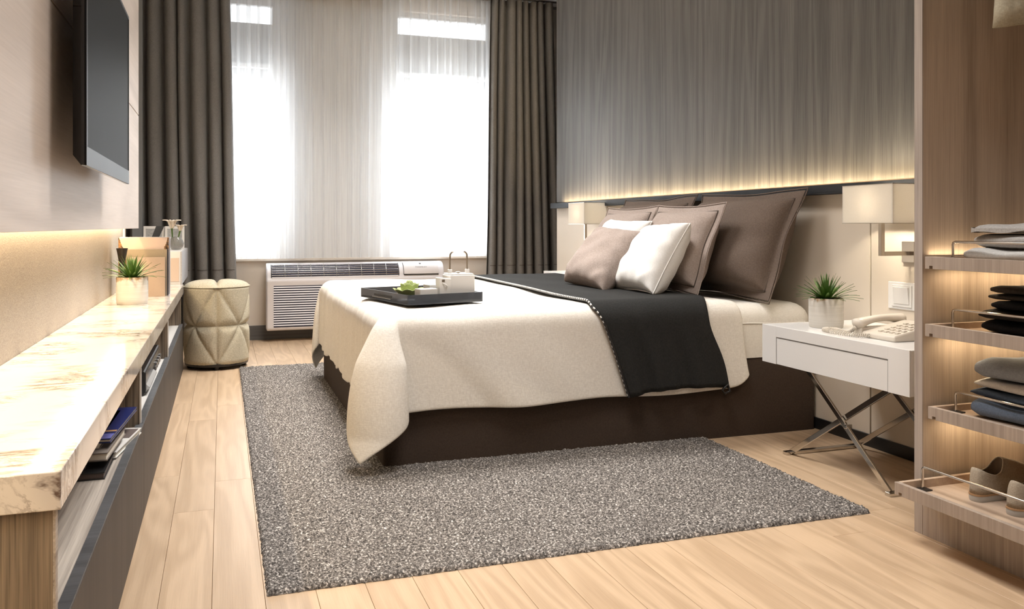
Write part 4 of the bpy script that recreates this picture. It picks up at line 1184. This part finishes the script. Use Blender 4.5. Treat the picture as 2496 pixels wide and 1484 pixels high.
garment('grey shirt with sloping folds, upper of two on the top tray', 2.262, 2.60, 1.66, 2.066, z+.041, .095, m_g1, 2, 2, -.06, kindname='folded_shirt')
z = S2-.020
garment('ink black jeans at the bottom of the second tray', 2.265, 2.58, 1.60, 2.030, z, .040, m_j3, 1, 3)
garment('black jeans second from the bottom of the second tray', 2.258, 2.58, 1.60, 2.040, z+.041, .030, m_j1, 1, 4)
garment('black jeans with visible stitching, third in the dark stack', 2.285, 2.58, 1.60, 2.020, z+.072, .028, m_j3, 1, 5)
garment('charcoal jeans, topmost of the dark stack', 2.282, 2.58, 1.60, 2.022, z+.101, .044, m_j2, 2, 6, seam=True)
z = S3-.020
garment('steel blue trousers at the bottom of the blue stack', 2.235, 2.56, 1.60, 2.050, z, .062, m_b3, 1, 7)
garment('navy trousers second from the bottom of the blue stack', 2.242, 2.56, 1.60, 2.052, z+.063, .026, m_b2, 1, 8)
garment('trousers with pale lining turned out in the blue stack', 2.245, 2.56, 1.60, 2.050, z+.090, .030, m_b4, 1, 9)
garment('slate blue trousers, topmost of the blue stack', 2.248, 2.56, 1.60, 2.046, z+.121, .060, m_b1, 1, 10, seam=True)

# shoes
m_suede = fabric('sand_suede', (.42,.355,.275), (.27,.22,.165), 420, .5, .95); m_sole = plain('grey_rubber_sole', (.42,.40,.37), .7, 0, .06); m_welt = plain('tan_leather_welt', (.38,.22,.11), .55, 0, .1); m_lining = plain('tan_lining', (.16,.115,.075), .7, 0, .15)
def shoe(label, x, y, z, rz, mirror):
    t = thing('shoe', label, 'shoe', (x, y, z), (0, 0, rz), 'pair of suede shoes')
    N = 48; L = .285
    def outline(a, g=0):
        # heel at x=0, toe at x=L
        cx = .5*L*(1-math.cos(a)); sgn = math.sin(a)
        s_ = cx/L
        w = .034+.016*math.sin(PI*min(1, max(0, (s_-.18)/.85)))**1.0 if s_ > .18 else .034
        yy = w*math.copysign(abs(sgn)**.62, sgn)
        bend = .012*math.sin(PI*s_)*mirror
        return (cx+g*(-1 if s_ < .5 else 1)*abs(math.cos(a))*1.0, yy+bend+g*math.copysign(abs(sgn)**.62, sgn))
    ang = [2*PI*k/N for k in range(N)]
    def ringmesh(levels, nm, mm, par=None, cap=(True, True), smooth=60, solid=0):
        mb_ = MB(True)
        for lv_ in levels: mb_.v += lv_
        for j in range(len(levels)-1):
            for k in range(N): mb_.f.append((j*N+k, j*N+(k+1)%N, (j+1)*N+(k+1)%N, (j+1)*N+k))
        if cap[0]: mb_.f.append(tuple(range(N))[::-1])
        if cap[1]: mb_.f.append(tuple(range((len(levels)-1)*N, len(levels)*N)))
        return mb_.build(nm, mm, par or t, smooth=smooth, solid=solid)
    ringmesh([[(*outline(a, .002), 0) for a in ang], [(*outline(a, .004), .006) for a in ang], [(*outline(a, .004), .018) for a in ang]], 'sole', m_sole)
    ringmesh([[(*outline(a, .005), .018) for a in ang], [(*outline(a, .005), .0225) for a in ang]], 'welt', m_welt)
    def opening(a):
        c, s_ = math.cos(a), math.sin(a)
        x_ = .068-.058*c; return (x_, .027*math.copysign(abs(s_)**.8, s_)+.004*mirror, .098-.022*math.sin(PI*min(1, max(0, (x_-.01)/.116)))+(.020 if x_ > .10 else 0)*((x_-.10)/.026 if x_ > .10 else 0))
    lv = []
    for q in range(10):
        f = q/9; g = 1-math.cos(f*PI/2); hgt = math.sin(f*PI/2)**.85
        row = []
        for a in ang:
            ox, oy = outline(a, .001); px, py, pz = opening(a)
            toe = max(0, (ox-.10)/(L-.10))
            g2 = g**(1+.1*toe); h2 = hgt*(1-.30*toe*math.sin(f*PI)*.6)
            row.append((ox+(px-ox)*g2, oy+(py-oy)*g2, .022+(pz-.022)*h2))
        lv.append(row)
    up = ringmesh(lv, 'upper', m_suede, cap=(False, False), smooth=180, solid=.003)
    inner = [lv[-1]]
    for f in (.35, .8):
        inner.append([(px+(.085-px)*.12*f, py*(1-.05*f), pz+(.032-pz)*f) for (px, py, pz) in (opening(a) for a in ang)])
    ringmesh(inner, 'lining', m_lining, cap=(False, True), smooth=180)
    MB(True).tube([lv[-1][k] for k in range(N)], .0022, 6, True).build('collar', m_suede, t, smooth=80)
    for sg in (-1, 1):
        for q in range(4):
            MB(True).lathe([(.0005, 0), (.0022, .0005), (.0005, .001)], n=8).build('eyelet', m_lining, up).location = (.118+.006*q, sg*(.021-.0015*q)+.004*mirror, .103-.010*q)
    return t
zs_ = S4-.026
shoe('sand suede shoe on the lowest tray, left of the pair', 2.155, 1.955, zs_, D(6), 1)
shoe('sand suede shoe on the lowest tray, right of the pair', 2.150, 1.825, zs_, D(2), -1)

# hanging garment and rod
rd = thing('clothes_rod', 'steel clothes rod inside the wardrobe', 'rod', (2.47, 1.6, 2.2))
MB().tube([(2.47, WY0+.03, 2.2), (2.47, WY1-.033, 2.2)], .012, 12).build('rod', m_chrome, rd, smooth=60)
hg = thing('hanging_jacket', 'pale khaki jacket hanging in the wardrobe, only its cuff in view', 'jacket', (2.47, 1.90, 1.55))
m_kh = fabric('khaki_cotton', (.42,.38,.29), (.30,.27,.20), 330, .3, .85)
def sleeve(i, j):
    a = 2*PI*i/20; f = j/10; z = 1.605+.54*f
    xc = 2.255+.06*f; r1, r2 = .060+.012*math.sin(3*a)*(1-f), .040
    return (xc+r1*math.cos(a), 1.90+r2*math.sin(a)+.006*math.sin(5*a+f*5), z+.012*math.cos(a)*(1-f))
MB().grid(20, 11, sleeve, True).build('sleeve', m_kh, hg, smooth=180, solid=.004)
def jbody(i, j):
    a = 2*PI*i/32; f = j/10; z = 1.74+.40*f
    return (2.47+(.185-.05*f**3)*math.cos(a), 1.90+(.050+.01*math.sin(6*a))*math.sin(a)*(1-.3*f), z)
MB().grid(32, 11, jbody, True).build('jacket_body', m_kh, hg, smooth=180, solid=.004)
MB().tube([(2.28, 1.90, 2.10), (2.47, 1.90, 2.16), (2.66, 1.90, 2.10)], .008, 8).build('hanger', m_nickel, hg, smooth=60)
MB().tube([(2.47, 1.90, 2.16), (2.47, 1.90, 2.19), (2.478, 1.90, 2.222), (2.462, 1.90, 2.218)], .003, 8).build('hanger_hook', m_nickel, hg, smooth=60)
